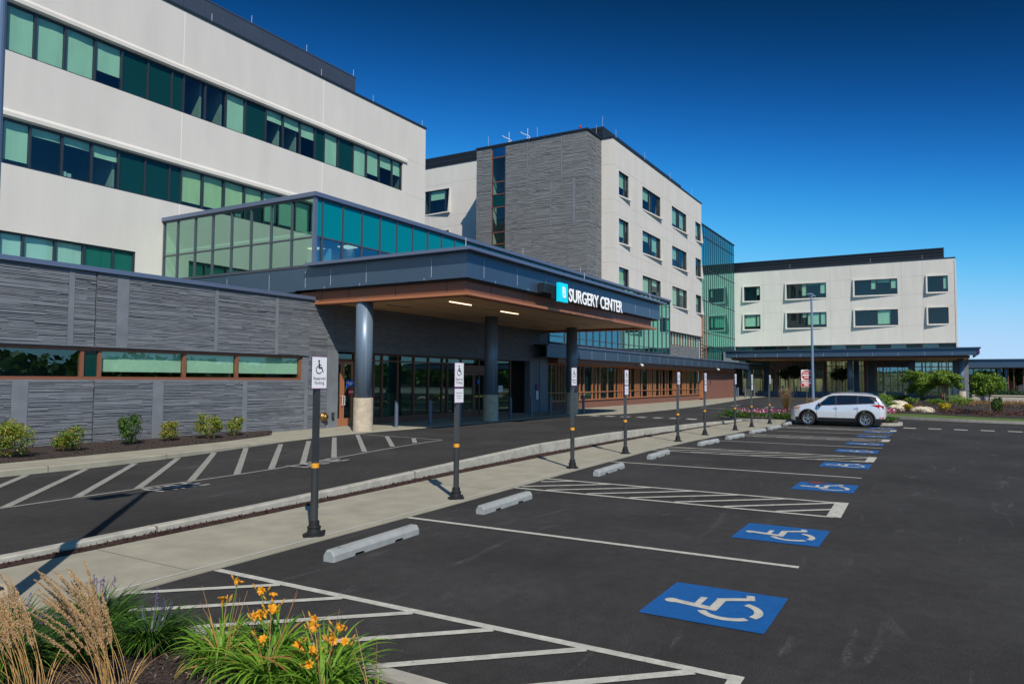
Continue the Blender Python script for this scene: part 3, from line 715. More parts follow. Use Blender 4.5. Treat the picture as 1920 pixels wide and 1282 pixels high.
b = MB(); hull(b, 22.8, 41.9, 22.6, 29, .14, 3.4, "S"); b.build("interior", "room", o)
def door(x0, x1, z1, pairs=2):
    for i in range(pairs):
        a = x0 + (x1 - x0) * i / pairs; c = x0 + (x1 - x0) * (i + 1) / pairs; f = MB()
        f.fbox(F2b, a + .01, a + .12, .0, .07, .16, z1); f.fbox(F2b, c - .12, c - .01, .0, .07, .16, z1); f.fbox(F2b, a + .12, c - .12, 0, .07, .16, .48); f.fbox(F2b, a + .12, c - .12, 0, .07, z1 - .14, z1)
        d = f.build("door", "copper_dark" if x0 > 30 else "copper", SWG)
        q = MB(); q.fq(F2b, a + .12, c - .12, .035, .48, z1 - .14); q.build("glass", "glass_dark", d)
        if x0 < 30:
            s_ = 1 if i == 0 else -1; hx = (c - .07) if i == 0 else (a + .07)
            t = MB(); t.tube([(hx, 22.33, 1.05), (hx - .0, 22.24, 1.05), (hx, 22.24, 1.45), (hx, 22.33, 1.45)], .014, 6); t.build("handle", "white_plastic", d)
door(22.82, 24.15, 2.96); door(32.72, 36.15, 2.58, 3)
b = MB(); b.fbox(F2b, 33.9, 36.1, .028, .034, 1.20, 1.31); b.build("door_stripe", "yellow_band", SWG)
# signs pasted on the glass: a thing each
def sticker(lbl, cat, x0, x1, z0, z1, mt, grp=None, txt=None, y=22.30):
    q = MB(); q.box(x0, x1, y - .012, y, z0, z1); o = q.build("door_sign", mt); tag(o, lbl, cat, grp)
    if txt: text("lettering", txt, (z1 - z0) * .26, "letter_white", o, ((x0 + x1) / 2, y - .016, (z0 + z1) / 2), (1, 0, 0), (0, 0, 1))
    return o
sticker("blue notice on the left entrance door glass", "sign", 22.90, 23.10, 1.85, 2.15, "sticker_blue", None, None)
sticker("blue Emergency Room notice on the entrance glass beside the first column", "sign", 23.68, 24.12, 1.85, 2.15, "sticker_blue", None, "EMERGENCY\nROOM")
q = MB(); q.ring([[(23.98 + .17 * math.cos(rad(22.5 + 45 * k)), y, 1.62 + .17 * math.sin(rad(22.5 + 45 * k))) for k in range(8)] for y in (22.29, 22.30)]); o = q.build("stop_sticker", "sign_red")
tag(o, "small red octagonal stop notice on the entrance door glass", "sign"); text("lettering", "STOP", .11, "letter_white", o, (23.98, 22.286, 1.58), (1, 0, 0), (0, 0, 1))
sticker("small blue sticker on the sliding door under the canopy", "sign", 34.15, 34.33, 1.95, 2.2, "sticker_blue")
q = MB(); q.box(40.35, 40.62, 21.88, 21.93, 1.55, 1.95); q.box(40.35, 40.62, 21.88, 21.93, .95, 1.5, 1); o = q.build("wall_plaque", ["sign_purple", "sign_white"]); tag(o, "narrow purple and white notice plaque on the stone wall right of the doors", "sign")
q = MB(); q.box(36.3, 36.75, 22.20, 22.215, 1.45, 1.85); o = q.build("paper_notice", "sign_white"); tag(o, "white paper notice on the glass right of the middle column", "notice")
# wall fittings
b = MB(); b.ring([[(21.98 + r * math.cos(k * math.pi / 8), y, .62 + r * math.sin(k * math.pi / 8)) for k in range(16)] for y, r in ((21.95, .19), (21.87, .19), (21.86, .13), (21.80, .10), (21.74, .11))]); o = b.build("fire_hose_inlet", "brass", smooth=True); tag(o, "round brass fire hose inlet low on the stone wall beside the doors", "fire hose inlet")
b = MB(); b.box(22.45, 22.57, 21.87, 21.93, .5, .78); b.box(22.47, 22.55, 21.85, 21.87, .55, .73, 1); o = b.build("outlet_box", ["hydrant_dark", "steel_post_light"]); tag(o, "small dark electrical outlet box on the smooth pilaster near the entrance doors", "outlet box")
b = MB(); b.box(17.55, 17.70, 21.84, 21.91, .55, .80); b.box(17.58, 17.67, 21.82, 21.84, .6, .75, 1); o = b.build("outlet_box", ["hydrant_dark", "white_plastic"]); tag(o, "small outlet box on the ledge stone above the last shrub", "outlet box")

# ---------------------------------------------------------------- 3 glass pavilion
GP = thing("glass_pavilion", "glazed upper gallery with green and teal panes rising above the entrance canopy", "building", (20.3, 20.9, 5))
GY = 20.9; GX = 20.3; GE = 63.95
FL = ('X', GX); FF = ('Y', GY)
ly = [20.9, 22.18, 23.37, 24.58, 25.8, 27.03, 28.22, 29.46, 30.44]
b = MB()
for y in ly[1:]: b.fbox(FL, y - .035, y + .035, -.03, .1, 6.6, 9.32)
b.box(GX - .04, GX + .1, GY - .04, GY + .1, 6.6, 9.32, 1)
b.fbox(FL, GY + .1, 30.44, -.02, .1, 7.70, 7.76); b.fbox(FL, GY + .1, 30.44, -.02, .1, 6.56, 6.66); b.fbox(FL, GY + .1, 30.44, -.02, .1, 9.26, 9.33)
fx = [20.7 + 1.1415 * i for i in range(39)]
for x in fx:
    if x < GE - .3: b.fbox(FF, x - .035, x + .035, -.03, .1, 4.6 if x > 42.1 else 6.56, 9.32)
b.fbox(FF, GX + .1, GE, -.02, .1, 7.74, 7.80); b.fbox(FF, GX + .1, GE, -.02, .1, 9.26, 9.33); b.fbox(FF, 40.3, GE, -.02, .1, 4.95, 5.0); b.fbox(FF, 40.3, GE, -.02, .1, 4.53, 4.6)
b.box(GE - .08, GE + .02, GY - .03, GY + .1, 4.53, 9.32)
fr = b.build("frame", ["grey_mullion", "blue_coping"], GP)
b = MB(); b.fq(FL, GY + .1, 30.44, .02, 7.76, 9.26); b.fq(FL, GY + .1, 30.44, .02, 6.66, 7.70); b.build("side_glass", "glass_green", fr)
b = MB(); b.fq(FF, GX + .1, 40.5, .02, 6.4, 7.74); b.fq(FF, 40.3, 53, .02, 4.6, 6.4); b.build("front_glass", "glass_blue", fr)
b = MB(); b.fq(FF, GX + .1, 53, .02, 7.80, 9.26); b.build("spandrel_panel", "spandrel_teal", fr)
b = MB(); b.fq(FF, 40.5, 53, .021, 6.4, 7.74); b.fq(FF, 53, GE - .08, .02, 7.8, 9.26); b.fq(FF, 53, GE - .08, .02, 4.6, 7.74); b.face([(GE, GY + .1, 4.6), (GE, 24, 4.6), (GE, 24, 9.3), (GE, GY + .1, 9.3)]); b.build("end_glass", "glass_mirror", fr)
b = MB()
b.box(GX - .12, GE + .08, GY - .12, GY + .3, 9.33, 9.50); b.box(GX - .12, GX + .3, GY + .3, 30.5, 9.33, 9.50); b.build("coping", "blue_coping", GP)
b = MB(); b.box(GX + .1, GE - .1, GY + .3, 30.45, 9.2, 9.32); b.box(GX + .15, 55, GY + .15, 30.45, 6.45, 6.55, 1); b.box(GX + .15, 56, GY + .2, 30.45, 7.9, 8.0, 2); b.box(36, 36.2, GY + .4, 30.4, 6.5, 8, 2)
b.box(GX + 3.2, GX + 3.35, 21.9, 24.2, 6.55, 7.9, 2); b.build("interior", ["room", "room_pale", "room_light"], GP)
for p in ((22.9, 23.4), (23.2, 21.9)):
    q = MB(); q.box(p[0] - .3, p[0] + .3, p[1] - .3, p[1] + .3, 7.86, 7.89); q.build("ceiling_light", "lamp_soft", GP)
b = MB(); b.box(GX + 1.0, GX + 1.12, 21.1, 22.3, 6.55, 7.45); b.build("white_screen", "blind_pale", GP)
rods(GP, [(x, GY + .1, 9.5) for x in (29.2, 37, 45, 53, 61)], .45)

# ---------------------------------------------------------------- 4 entrance canopy
CN = thing("entrance_canopy", "wide blue-grey metal canopy with copper soffit edge over the entrance drive", "canopy", (30, 17.5, 0))
CX0, CX1, CY = 20.3, 40.1, 13.7
b = MB()
b.box(CX0, CX1, CY, CY + .12, 5.74, 6.55); b.box(CX0, CX0 + .12, CY + .12, 21.9, 5.74, 6.55); b.box(CX1 - .12, CX1, CY + .12, 20.85, 5.74, 6.55)
b.box(CX0 + .01, CX0 + .12, 21.9, 30.45, 5.62, 6.55)
b.box(CX0 - .02, CX1 + .02, CY - .02, CY + .13, 5.66, 5.74); b.box(CX0 - .02, CX0 + .1, CY + .13, 21.9, 5.66, 5.74)
for y in (15.2, 18.2, 20.0, 21.35, 23.4, 26.0, 28.4): b.box(CX0 - .004, CX0, y, y + .018, 5.76, 6.40, 1)
for y in (15.5, 18.5, 20.3): b.box(CX0 - .024, CX0 - .02, y, y + .018, 5.66, 5.75, 1)
for x in (21.35, 23.7, 26.05, 28.6, 31.2, 33.8, 36.2, 38.4): b.box(x, x + .018, CY - .004, CY, 5.76, 6.40, 1)
for x in (22.1, 24.5, 27): b.box(x, x + .018, CY - .024, CY - .02, 5.66, 5.75, 1)
b.build("fascia", ["blue_metal", "metal_joint"], CN)
b = MB(); b.box(CX0 - .30, CX1 + .35, CY - .30, CY + .3, 6.56, 6.67); b.box(CX0 - .30, CX0 + .3, CY + .3, 21.1, 6.56, 6.67); b.box(CX1 - .3, CX1 + .35, CY + .3, 20.85, 6.56, 6.67); b.build("coping", "blue_coping", CN)
b = MB(); b.box(CX0 + .3, CX1 - .3, CY + .3, 20.85, 6.50, 6.6); b.build("roof", "dark_metal", CN)
b = MB()
b.box(CX0 + .12, CX1 - .12, CY + .12, 20.85, 5.6, 5.66, 2)
b.box(CX0 + .25, 39.3, CY + .25, CY + .35, 5.18, 5.6); b.box(CX0 + .25, CX0 + .35, CY + .35, 21.9, 5.18, 5.6); b.box(39.2, 39.3, CY + .35, 21.9, 5.18, 5.6)
for y in (14.7, 17.0, 19.3, 20.7): b.box(CX0 + .246, CX0 + .25, y, y + .02, 5.19, 5.59, 2)
for x in (22.2, 24.6, 27, 29.4, 31.8, 34.2, 36.6): b.box(x, x + .02, CY + .246, CY + .25, 5.19, 5.59, 2)
b.build("copper_fascia", ["copper_dark", "copper_dark", "ink"], CN)
b = MB(); b.box(CX0, 39.55, CY, CY + .5, 5.07, 5.17); b.box(CX0, CX0 + .5, CY + .5, 21.93, 5.07, 5.17); b.box(39.05, 39.55, CY + .5, 21.9, 5.07, 5.17); b.build("copper_edge", "copper", CN)
b = MB(); b.box(CX0 + .35, 39.2, CY + .35, 21.9, 5.19, 5.3); 
for y in (15.2, 16.5, 17.8, 19.1, 20.4): b.box(CX0 + .5, 39.05, y, y + .012, 5.186, 5.19, 1)
for x in (23.4, 26.4, 29.4, 32.4, 35.4): b.box(x, x + .012, CY + .5, 21.9, 5.187, 5.19, 1)
b.build("soffit", ["wood_soffit", "copper_dark"], CN)
for (x, y, on) in ((22.7, 16.1, 1), (27.0, 16.4, 1), (22.4, 19.0, 0), (26.8, 19.3, 0), (31.3, 16.4, 0), (35.2, 16.4, 0), (31.3, 19.4, 0), (35.5, 19.4, 0)):
    q = MB(); q.box(x, x + 1.5, y, y + .05, 5.165, 5.186); q.build("soffit_light", "lamp_strip" if on else "lamp_strip_off", CN)
for (x, y) in ((21.75, 19.56), (30.8, 19.3), (39.6, 19.05)):
    x /= KC; y /= KC; q = MB(); q.lathe((x, y, 0), [(.318, 1.46), (.318, 5.19)], 40); 
    for k in (-125, 60): q.tube([(x + .32 * math.cos(rad(k)), y + .32 * math.sin(rad(k)), 1.48), (x + .32 * math.cos(rad(k)), y + .32 * math.sin(rad(k)), 5.0)], .007, 4, 1)
    o = q.build("column", ["column_metal", "metal_joint"], CN, smooth=True)
    q = MB(); q.lathe((x, y, 0), [(.366, .2), (.366, 1.47), (.356, 1.485)], 40); q.build("column_base", "column_base", o, smooth=False)
for (x, y) in ((24.31, 19.98), (26.37, 19.72), (28.62, 19.66), (33.3, 19.62), (35.77, 19.70), (37.93, 19.63), (40.84, 18.85)):
    pass
def bollard(lbl, x, y, grp, z0=.1, h=1.05, r=.08):
    q = MB(); n = 16
    q.ring([[(x + r * math.cos(2 * math.pi * j / n), y + r * math.sin(2 * math.pi * j / n), z0) for j in range(n)],
            [(x + r * math.cos(2 * math.pi * j / n), y + r * math.sin(2 * math.pi * j / n), z0 + h + .05 - .09 * math.cos(2 * math.pi * j / n)) for j in range(n)]])
    o = q.build("bollard", "bollard", loc=(x, y, z0)); tag(o, lbl, "bollard", grp); return o
BL = ["sunlit blue-grey bollard just right of the first canopy column", "shaded bollard in front of the entrance glazing, second from the left", "shaded bollard in front of the sliding doors, left of the middle column",
      "shaded bollard just right of the middle canopy column", "shaded bollard beside the purple wall plaque", "shaded bollard at the right corner of the stone entrance wall", "bollard just right of the third canopy column"]
for l, (x, y) in zip(BL, ((24.31, 19.98), (26.37, 19.72), (28.62, 19.66), (33.3, 19.62), (35.77, 19.70), (37.93, 19.63), (40.84, 18.85))): bollard(l, x, y, "bollards under the entrance canopy")
rods(CN, [(20.5, 13.9, 6.67), (30, 13.8, 6.67), (38.7, 13.8, 6.67)], .4)

# ---------------------------------------------------------------- 5 lettering on the canopy
SG = thing("entrance_sign", "white SURGERY CENTER letters with a cyan B box fixed to the canopy fascia", "sign", (29.5, 13.5, 5.8))
b = MB(); b.box(25.87, 26.65, 13.0, 13.13, 5.35, 6.11); bx = b.build("letter_box", "sign_cyan", SG)
text("letter_b", "B", .62, "letter_white", bx, (26.28, 12.985, 5.52), (1, 0, 0), (0, 0, 1), ext=.008, bold=.012, sx=.88)
b = MB(); b.box(25.3, 33.2, 13.40, 13.66, 5.68, 6.05); b.box(25.95, 26.6, 13.13, 13.42, 5.45, 6.0); b.box(26.8, 32.7, 13.08, 13.13, 5.62, 5.66); b.box(26.8, 32.7, 13.08, 13.13, 5.78, 5.82); b.build("sign_bracket", "dark_metal", SG)
text("letters", "SURGERY CENTER", .76, "letter_white", SG, (26.80, 13.03, 5.44), (1, 0, 0), (0, 0, 1), 'LEFT', ext=.012, bold=.012, sx=.94, spacing=1.0)

for o_, lc in ((CW, (21.054, 32.107, -.116)), (GP, (21.370, 22.001, 5.148)), (CN, (31.581, 18.422, -.116)), (SG, (31.055, 14.211, 5.990))):
    o_.scale = (KC, KC, KC); o_.location = lc
# ---------------------------------------------------------------- 6 copper colonnade wing below the gallery
CG = thing("copper_window_wing", "long low wing with closely spaced copper window fins and a blue metal eave", "building", (60, 22.4, 0))
F3 = ('Y', 22.3)
b = MB(); b.fbox(F3, 42.1, 78.6, 0, .2, -.2, .72); b.fbox(F3, 78.6, 92.5, -.32, .2, -.2, 3.5, 1); b.build("wall", ["copper_brick", "copper_brick"], CG)
b = MB(); ms = []
u = 42.4
while u < 78.2:
    ms.append(u); u += random.choice((.45, .7, 1.1, 1.5))
for u in ms: b.fbox(F3, u - .032, u + .032, -.055, .05, .78, 3.3)
b.fbox(F3, 42.15, 78.3, -.10, .04, .72, .80); b.fbox(F3, 42.15, 78.3, -.07, .04, 1.30, 1.35); b.fbox(F3, 78.2, 78.75, -.3, .1, .3, 3.32); b.fbox(F3, 42.15, 78.3, -.1, .05, 3.2, 3.3)
o = b.build("window", "copper", CG)
b = MB(); b.fq(F3, 42.15, 78.2, .03, .8, 3.25); b.build("glass", "glass_dark", o)
b = MB(); hull(b, 42.15, 78.4, 22.5, 28, .3, 3.4, "S"); b.build("interior", "room", o)
b = MB(); b.box(42.1, 90, 21.25, 22.6, 3.3, 3.62); b.build("copper_header", "copper_dark", CG)
b = MB(); b.box(40.0, 88.0, 20.95, 21.07, 3.62, 4.36); b.box(88.0, 96, 20.97, 21.05, 3.7, 4.30)
x = 42.0
while x < 88: b.box(x, x + .018, 20.946, 20.95, 3.66, 4.34, 1); x += 2.4
b.box(40, 88, 21.07, 27, 3.62, 3.68); b.build("fascia", ["blue_metal", "metal_joint"], CG)
b = MB(); b.box(40, 96, 20.85, 21.3, 4.36, 4.46); b.build("coping", "blue_coping", CG)
b = MB(); b.box(40.1, 115, 21.3, 28, 4.3, 4.42); b.build("roof", "dark_metal", CG)
for lab, x in (("white security camera under the blue eave near the fourth sign", 56.6), ("white security camera under the far end of the blue eave", 80.5)):
    q = MB(); q.tube([(x, 21.2, 3.55), (x, 20.9, 3.5)], .03, 6); q.tube([(x - .05, 20.95, 3.5), (x - .28, 20.7, 3.4)], [.09, .10], 10); q.lathe((x, 20.95, 3.38), [(.02, 0), (.10, .03), (.12, .12), (.06, .17)], 12)
    o = q.build("security_camera", "white_plastic", smooth=True); tag(o, lab, "security camera")

# ---------------------------------------------------------------- 7 stone tower
TW = thing("stone_tower", "tall charcoal stone-faced stair tower with a narrow copper-framed window strip", "building", (56.24, 25.6, 5))
F4 = ('X', 56.24); F4b = ('Y', 25.62)
b = MB()
wall(b, F4, 25.62, 36.99, 5, 23.75, [(33.82, 35.33, 9, 23.68)], .3, d=.03)
hull(b, 56.27, 59.9, 25.65, 36.99, 5, 23.7, "W")
zs = [5, 11.55, 15.75, 19.68, 23.72]
vert = [[27.5, 30.2], [(27.4), 30.9, 33.2], [26.73, 26.99, 29.11, 32.55], [28.05, 31.49]]
vert = {0: [28.6, 31.8], 1: [27.53, 30.98, 33.2], 2: [(26.72, 27.0), (29.05, 29.2), 32.55], 3: [(28.0, 28.12), (31.45, 31.55)]}
for i in range(4):
    cuts = [c if isinstance(c, tuple) else (c, c + .03) for c in vert[i]]
    u = 25.62
    for a, c in cuts + [(33.80, 33.82)]:
        ledges(b, F4, u, a - .02, zs[i] + .03, zs[i + 1] - .02, (.045, .085), (.4, 1.8), (0, .006, .012, .02, .03)); b.fbox(F4, a, c, -.015, .05, zs[i], zs[i + 1], 1); u = c + .02
    mid = {0: 36.2, 1: 36.3, 2: 36.66, 3: 36.31}[i]
    ledges(b, F4, 35.35, mid - .03, zs[i] + .03, zs[i + 1] - .02, (.045, .085), (.4, 1.8), (0, .006, .012, .02, .03)); b.fbox(F4, mid, mid + .05, -.01, .05, zs[i], zs[i + 1], 1); ledges(b, F4, mid + .07, 36.98, zs[i] + .03, zs[i + 1] - .02, (.045, .085), (.3, 1), (0, .006, .012, .02, .03))
    mm = {0: 57.6, 1: 58.4, 2: 57.0, 3: 58.2}[i]
    ledges(b, F4b, 56.25, mm - .03, zs[i] + .03, zs[i + 1] - .02, (.045, .085), (.3, 1.4), (0, .006, .012, .02, .03)); b.fbox(F4b, mm, mm + .12, -.01, .05, zs[i], zs[i + 1], 1); ledges(b, F4b, mm + .14, 59.55, zs[i] + .03, zs[i + 1] - .02, (.045, .085), (.3, 1.2), (0, .006, .012, .02, .03))
b.build("wall", ["tower_stone", "stone_smooth"], TW)
b = MB(); b.box(56.12, 60.2, 25.5, 25.9, 23.75, 23.9); b.box(56.12, 56.5, 25.9, 37.05, 23.75, 23.9); b.box(56.5, 60.2, 25.9, 37.05, 23.75, 23.8); b.build("coping", "dark_metal", TW)
zt = [23.70, 22.72, 20.42, 19.26, 18.06, 15.73, 14.62, 13.5, 11.2, 10]
b = MB()
for z in zt: b.fbox(F4, 33.82, 35.33, .05, .18, z - .05, z + .04)
b.fbox(F4, 33.82, 33.90, .05, .18, 9, 23.7); b.fbox(F4, 35.25, 35.33, .05, .18, 9, 23.7)
o = b.build("window_strip", "copper_dark", TW)
b = MB()
for (z0, z1) in ((20.42, 22.72), (19.26, 20.42), (15.73, 18.06), (14.62, 15.73), (11.2, 13.5)): b = MB(); b.fq(F4, 33.9, 35.25, .1, z0, z1); b.build("pane", "glass_band", o)
for z0, z1, mm in ((22.72, 23.7, "glass_blue"), (18.06, 19.26, "spandrel"), (13.5, 14.62, "spandrel")): b = MB(); b.fq(F4, 33.9, 35.25, .1, z0, z1); b.build("spandrel_panel", mm, o)
b = MB(); hull(b, 56.5, 59.5, 33.0, 36.0, 9, 23.6, "W"); b.tube([(58, 33.3, 20.9), (58, 35.6, 20.1)], .06, 6, 1); b.tube([(58, 33.3, 16.3), (58, 35.6, 15.5)], .06, 6, 1); b.build("stairwell", ["room_light", "yellow_band"], o)
b = MB(); b.box(59.55, 59.9, 25.63, 25.75, 8, 23.7, 1)
for z in (22.0, 19.7, 17.4, 15.1, 12.8, 10.5): b.box(59.53, 60.0, 25.58, 25.63, z, z + .06)
b.box(59.88, 60.0, 25.55, 25.62, 8, 23.7); b.build("corner_glazing", ["copper", "blind_pale"], TW)
rods(TW, [(56.4, y, 23.9) for y in (35.8, 30.6)] + [(58.6, 25.8, 23.9)], 1.0)
for y in (34.0, 32.0):
    q = MB(); q.tube([(57.5, y, 23.8), (57.5, y, 24.6), (57.5, y + .9, 25.1)], .035, 5); q.tube([(57.5, y - .3, 24.3), (57.5, y + .3, 24.5)], .03, 5); q.lathe((57.5, y + .9, 25.05), [(.01, 0), (.09, .05), (.01, .12)], 8); q.tube([(57.5, y + .2, 24.2), (57.5, y + .2, 25.4)], .02, 5)
    o = q.build("weather_mast", "white_plastic"); tag(o, "white weather instrument mast on the stone tower roof, %s of the pair" % ("left one" if y > 33 else "right one"), "instrument mast")
q = MB(); q.lathe((56.5, 26.4, 23.9), [(.03, 0), (.03, .2), (.09, .22), (.10, .4), (.02, .45)], 10); o = q.build("beacon", "sign_red"); tag(o, "small red warning beacon at the top corner of the stone tower", "beacon")

# ---------------------------------------------------------------- 8 white wing with punched windows (and its recessed side)
WW = thing("ward_wing", "tall cream building with a grid of punched dark-framed windows behind the stone tower", "building", (59.27, 24.5, 5))
F5 = ('Y', 24.5); cols = ((60.68, 63.0), (66.75, 72.0), (75.87, 81.05), (84.7, 86.9)); zrow = ((18.95, 21.15), (14.62, 16.8), (10.28, 12.4))
F5b = ('X', 60.3)
rec = [(42.98, 46.14, 19.42, 21.85), (42.98, 46.14, 15.1, 17.5)]
holes = [(a, c, z0, z1) for a, c in cols for z0, z1 in zrow]
b = MB(); wall(b, F5, 59.27, 87.3, 7.5, 23.75, holes, .25); b.face([(59.27, 24.5, 7.5), (59.27, 25.6, 7.5), (59.27, 25.6, 23.75), (59.27, 24.5, 23.75)]); b.face([(59.27, 25.6, 5), (60.3, 25.6, 5), (60.3, 25.6, 23.75), (59.27, 25.6, 23.75)])
wall(b, F5b, 36.5, 62, 5, 24.25, rec, .25)
hull(b, 60.35, 87.3, 24.55, 62, 4.4, 23.7, "SWB"); b.face([(59.27, 24.5, 7.5), (87.3, 24.5, 7.5), (87.3, 27, 7.5), (59.27, 27, 7.5)])
for z in (21.4, 18.3, 17.05, 13.9, 12.65, 9.6):
    b.fbox(F5, 59.27, 87.3, -.003, .01, z, z + .016, 1); b.fbox(('X', 59.27), 24.5, 25.6, -.003, .01, z, z + .016, 1)
for z in (22.4, 19.0, 17.9, 14.6): b.fbox(F5b, 37, 62, -.003, .01, z, z + .016, 1)
for x in (64.9, 73.9, 82.9): b.fbox(F5, x, x + .016, -.003, .01, 7.5, 23.7, 1)
b.build("wall", ["cream", "cream_joint"], WW)
b = MB(); b.fbox(F5, 59.2, 87.35, -.06, .3, 23.75, 23.9); b.box(59.2, 59.5, 24.7, 26.0, 23.75, 23.9); b.fbox(F5b, 36.5, 62, -.05, .3, 24.25, 24.36); b.build("coping", "dark_metal", WW)
def punched(parent, F, u0, u1, z0, z1, parts, shroud=True, blinds=(5,), side='r'):
    """one window: dark frame, glass, blinds; a pale sill shroud that tapers outwards"""
    fr = MB(); fw = .07
    fr.fbox(F, u0, u1, .10, .2, z0, z0 + fw); fr.fbox(F, u0, u1, .10, .2, z1 - fw, z1)
    us = [u0, u1] if parts == 1 else [u0 + (u1 - u0) * t for t in parts]
    for u in us: fr.fbox(F, max(u0, u - fw * .7), min(u1, u + fw * .7), .09, .21, z0, z1)
    o = fr.build("window", "mullion", parent)
    g = MB(); g.fq(F, u0, u1, .15, z0 + fw, z1 - fw); g.build("glass", "glass_band", o)
    bl = MB(); lst = us if parts != 1 else us
    for i in range(len(lst) - 1):
        bb = blinds[i % len(blinds)]
        if bb: bl.fq(F, lst[i] + .08, lst[i + 1] - .08, .24, z1 - (z1 - z0) * bb / 10, z1)
    if bl.f: bl.build("blind", "blind", o)
    r = MB()
    for (a, c, d, e, f, g2) in ((u0 - .3, u1 + .3, 2.6, 2.65, z0 - .4, z1 + .4), (u0 - .35, u0 - .3, .3, 2.6, z0 - .4, z1 + .4), (u1 + .3, u1 + .35, .3, 2.6, z0 - .4, z1 + .4), (u0 - .3, u1 + .3, .3, 2.6, z1 + .35, z1 + .4), (u0 - .3, u1 + .3, .3, 2.6, z0 - .45, z0 - .4)): r.fbox(F, a, c, d, e, f, g2)
    r.build("interior", "room", o)
    if shroud:
        s_ = MB(); ax, p = F
        P = (lambda u, d, z: (u, p + d, z)) if ax == 'Y' else (lambda u, d, z: (p + d, u, z))
        L, Rr, D = .02, .30, .12
        ul, ur = (u0, u1) if side == 'r' else (u1, u0); s1 = 1 if side == 'r' else -1
        # wedge below the sill: flush at one end, projecting at the other; and a matching jamb
        def prism(a): 
            k = len(s_.v); s_.v += a
            for f in ((0, 1, 2, 3), (4, 7, 6, 5), (0, 4, 5, 1), (1, 5, 6, 2), (2, 6, 7, 3), (3, 7, 4, 0)): s_.f.append(tuple(k + i for i in f)); s_.mi.append(0)
        t = .14
        prism([P(ul - s1 * .0, -L, z0 - t), P(ur + s1 * t, -Rr, z0 - t), P(ur + s1 * t, -Rr, z0), P(ul, -L, z0), P(ul, .08, z0 - t), P(ur + s1 * t, .08, z0 - t), P(ur + s1 * t, .08, z0), P(ul, .08, z0)])
        prism([P(ur, -Rr, z0), P(ur + s1 * t, -Rr, z0), P(ur + s1 * t, -L, z1 + t), P(ur, -L, z1 + t), P(ur, .08, z0), P(ur + s1 * t, .08, z0), P(ur + s1 * t, .08, z1 + t), P(ur, .08, z1 + t)])
        prism([P(ul, -L, z1), P(ur, -L - .02, z1), P(ur, -L - .02, z1 + t), P(ul, -L, z1 + t), P(ul, .08, z1), P(ur, .08, z1), P(ur, .08, z1 + t), P(ul, .08, z1 + t)])
        s_.build("shroud", "cream", o)
    return o
bls = [(6, 6, 6), (7, 4, 6), (9, 0, 5), (5, 8, 0), (4, 5, 7), (9, 9, 3), (8, 3, 8), (6, 6, 0), (9, 6, 3), (7, 7, 7), (0, 8, 9), (5, 0, 5)]
i = 0
for a, c in cols:
    for z0, z1 in zrow:
        punched(WW, F5, a, c, z0, z1, (0, .42, .54, .9, 1) if c - a > 3 else (0, .74, 1), True, bls[i % 12]); i += 1
for h_ in rec: punched(WW, F5b, h_[0], h_[1], h_[2], h_[3], (0, .18, .82, 1), True, (0, 4, 0), side='l')
def louvre(parent, x0, x1, y0, y1, z0, z1, n=4, name="roof_screen"):
    q = MB(); hh = (z1 - z0) / n
    for k in range(n):
        z = z0 + k * hh; k0 = len(q.v); ins = .14
        for dz, ii in ((0, ins), (hh * .8, 0), (hh, 0)):
            q.v += [(x0 + ii, y0 + ii, z + dz), (x1 - ii, y0 + ii, z + dz), (x1 - ii, y1 - ii, z + dz), (x0 + ii, y1 - ii, z + dz)]
        for r in range(2):
            for j in range(4): q.f.append((k0 + r * 4 + j, k0 + r * 4 + (j + 1) % 4, k0 + r * 4 + 4 + (j + 1) % 4, k0 + r * 4 + 4 + j)); q.mi.append(0)
        q.f.append((k0 + 8, k0 + 9, k0 + 10, k0 + 11)); q.mi.append(0)
    q.face([(x0, y0, z1), (x1, y0, z1), (x1, y1, z1), (x0, y1, z1)]); return q.build(name, "dark_metal", parent)
louvre(WW, 62.0, 94.0 - 8, 26.6, 60, 23.9, 26.0)
rods(WW, [(62.1, 26.7, 26.0), (60.5, 24.7, 23.9), (68, 24.7, 23.9), (76, 24.7, 23.9), (84, 24.7, 23.9)], 1.0)
F6 = ('Y', 24.75)
b = MB(); wall(b, F6, 64.0, 86.8, 4.4, 7.5, [(64.1, 86.6, 6.06, 7.42)], .2); ledges(b, F6, 64.0, 86.8, 4.5, 6.04, (.06, .12), (.4, 1.5), (0, .01, .03)); b.build("stone_base", "tower_stone", WW)
ribbon(WW, F6, 6.06, 7.42, [64.2 + i * 1.02 for i in range(23)], ["w"] * 22, "clerestory_window", "copper_dark", "glass_band", .06, .06, "blind_pale", 1.5)

# ---------------------------------------------------------------- 9 mirror-glass curtain wall
CWL = thing("glass_curtain_block", "tall green mirror-glass block with vertical fins between the two cream wings", "building", (100, 27.3, 4))
F7 = ('Y', 27.3)
b = MB(); b.fq(F7, 86, 115.5, .02, 4.4, 23.45); b.build("glass", "glass_mirror", CWL)
b = MB(); x = 87.2
while x < 115.4: b.fbox(F7, x - .04, x + .04, -.05, .0, 4.4, 23.5); x += 1.12
for z in (21.9, 17.5, 13.1, 8.7, 6.9): b.fbox(F7, 86, 115.5, -.05, .0, z, z + .09)
b.build("fin", "mullion", CWL)
b = MB(); b.fbox(F7, 86, 115.6, -.1, .3, 23.45, 23.62); b.build("coping", "dark_metal", CWL)
b = MB(); hull(b, 86, 115.4, 27.9, 60, 4, 23.4, ""); 
for z in (9.2, 13.6, 18.0, 22.3): b.box(86, 115.4, 27.4, 27.9, z, z + .4)
b.build("core", "room", CWL)
b = MB()
for k in range(13): b.box(86.9, 88.4, 24.3, 24.38, 4.8 + k * .42, 4.86 + k * .42)
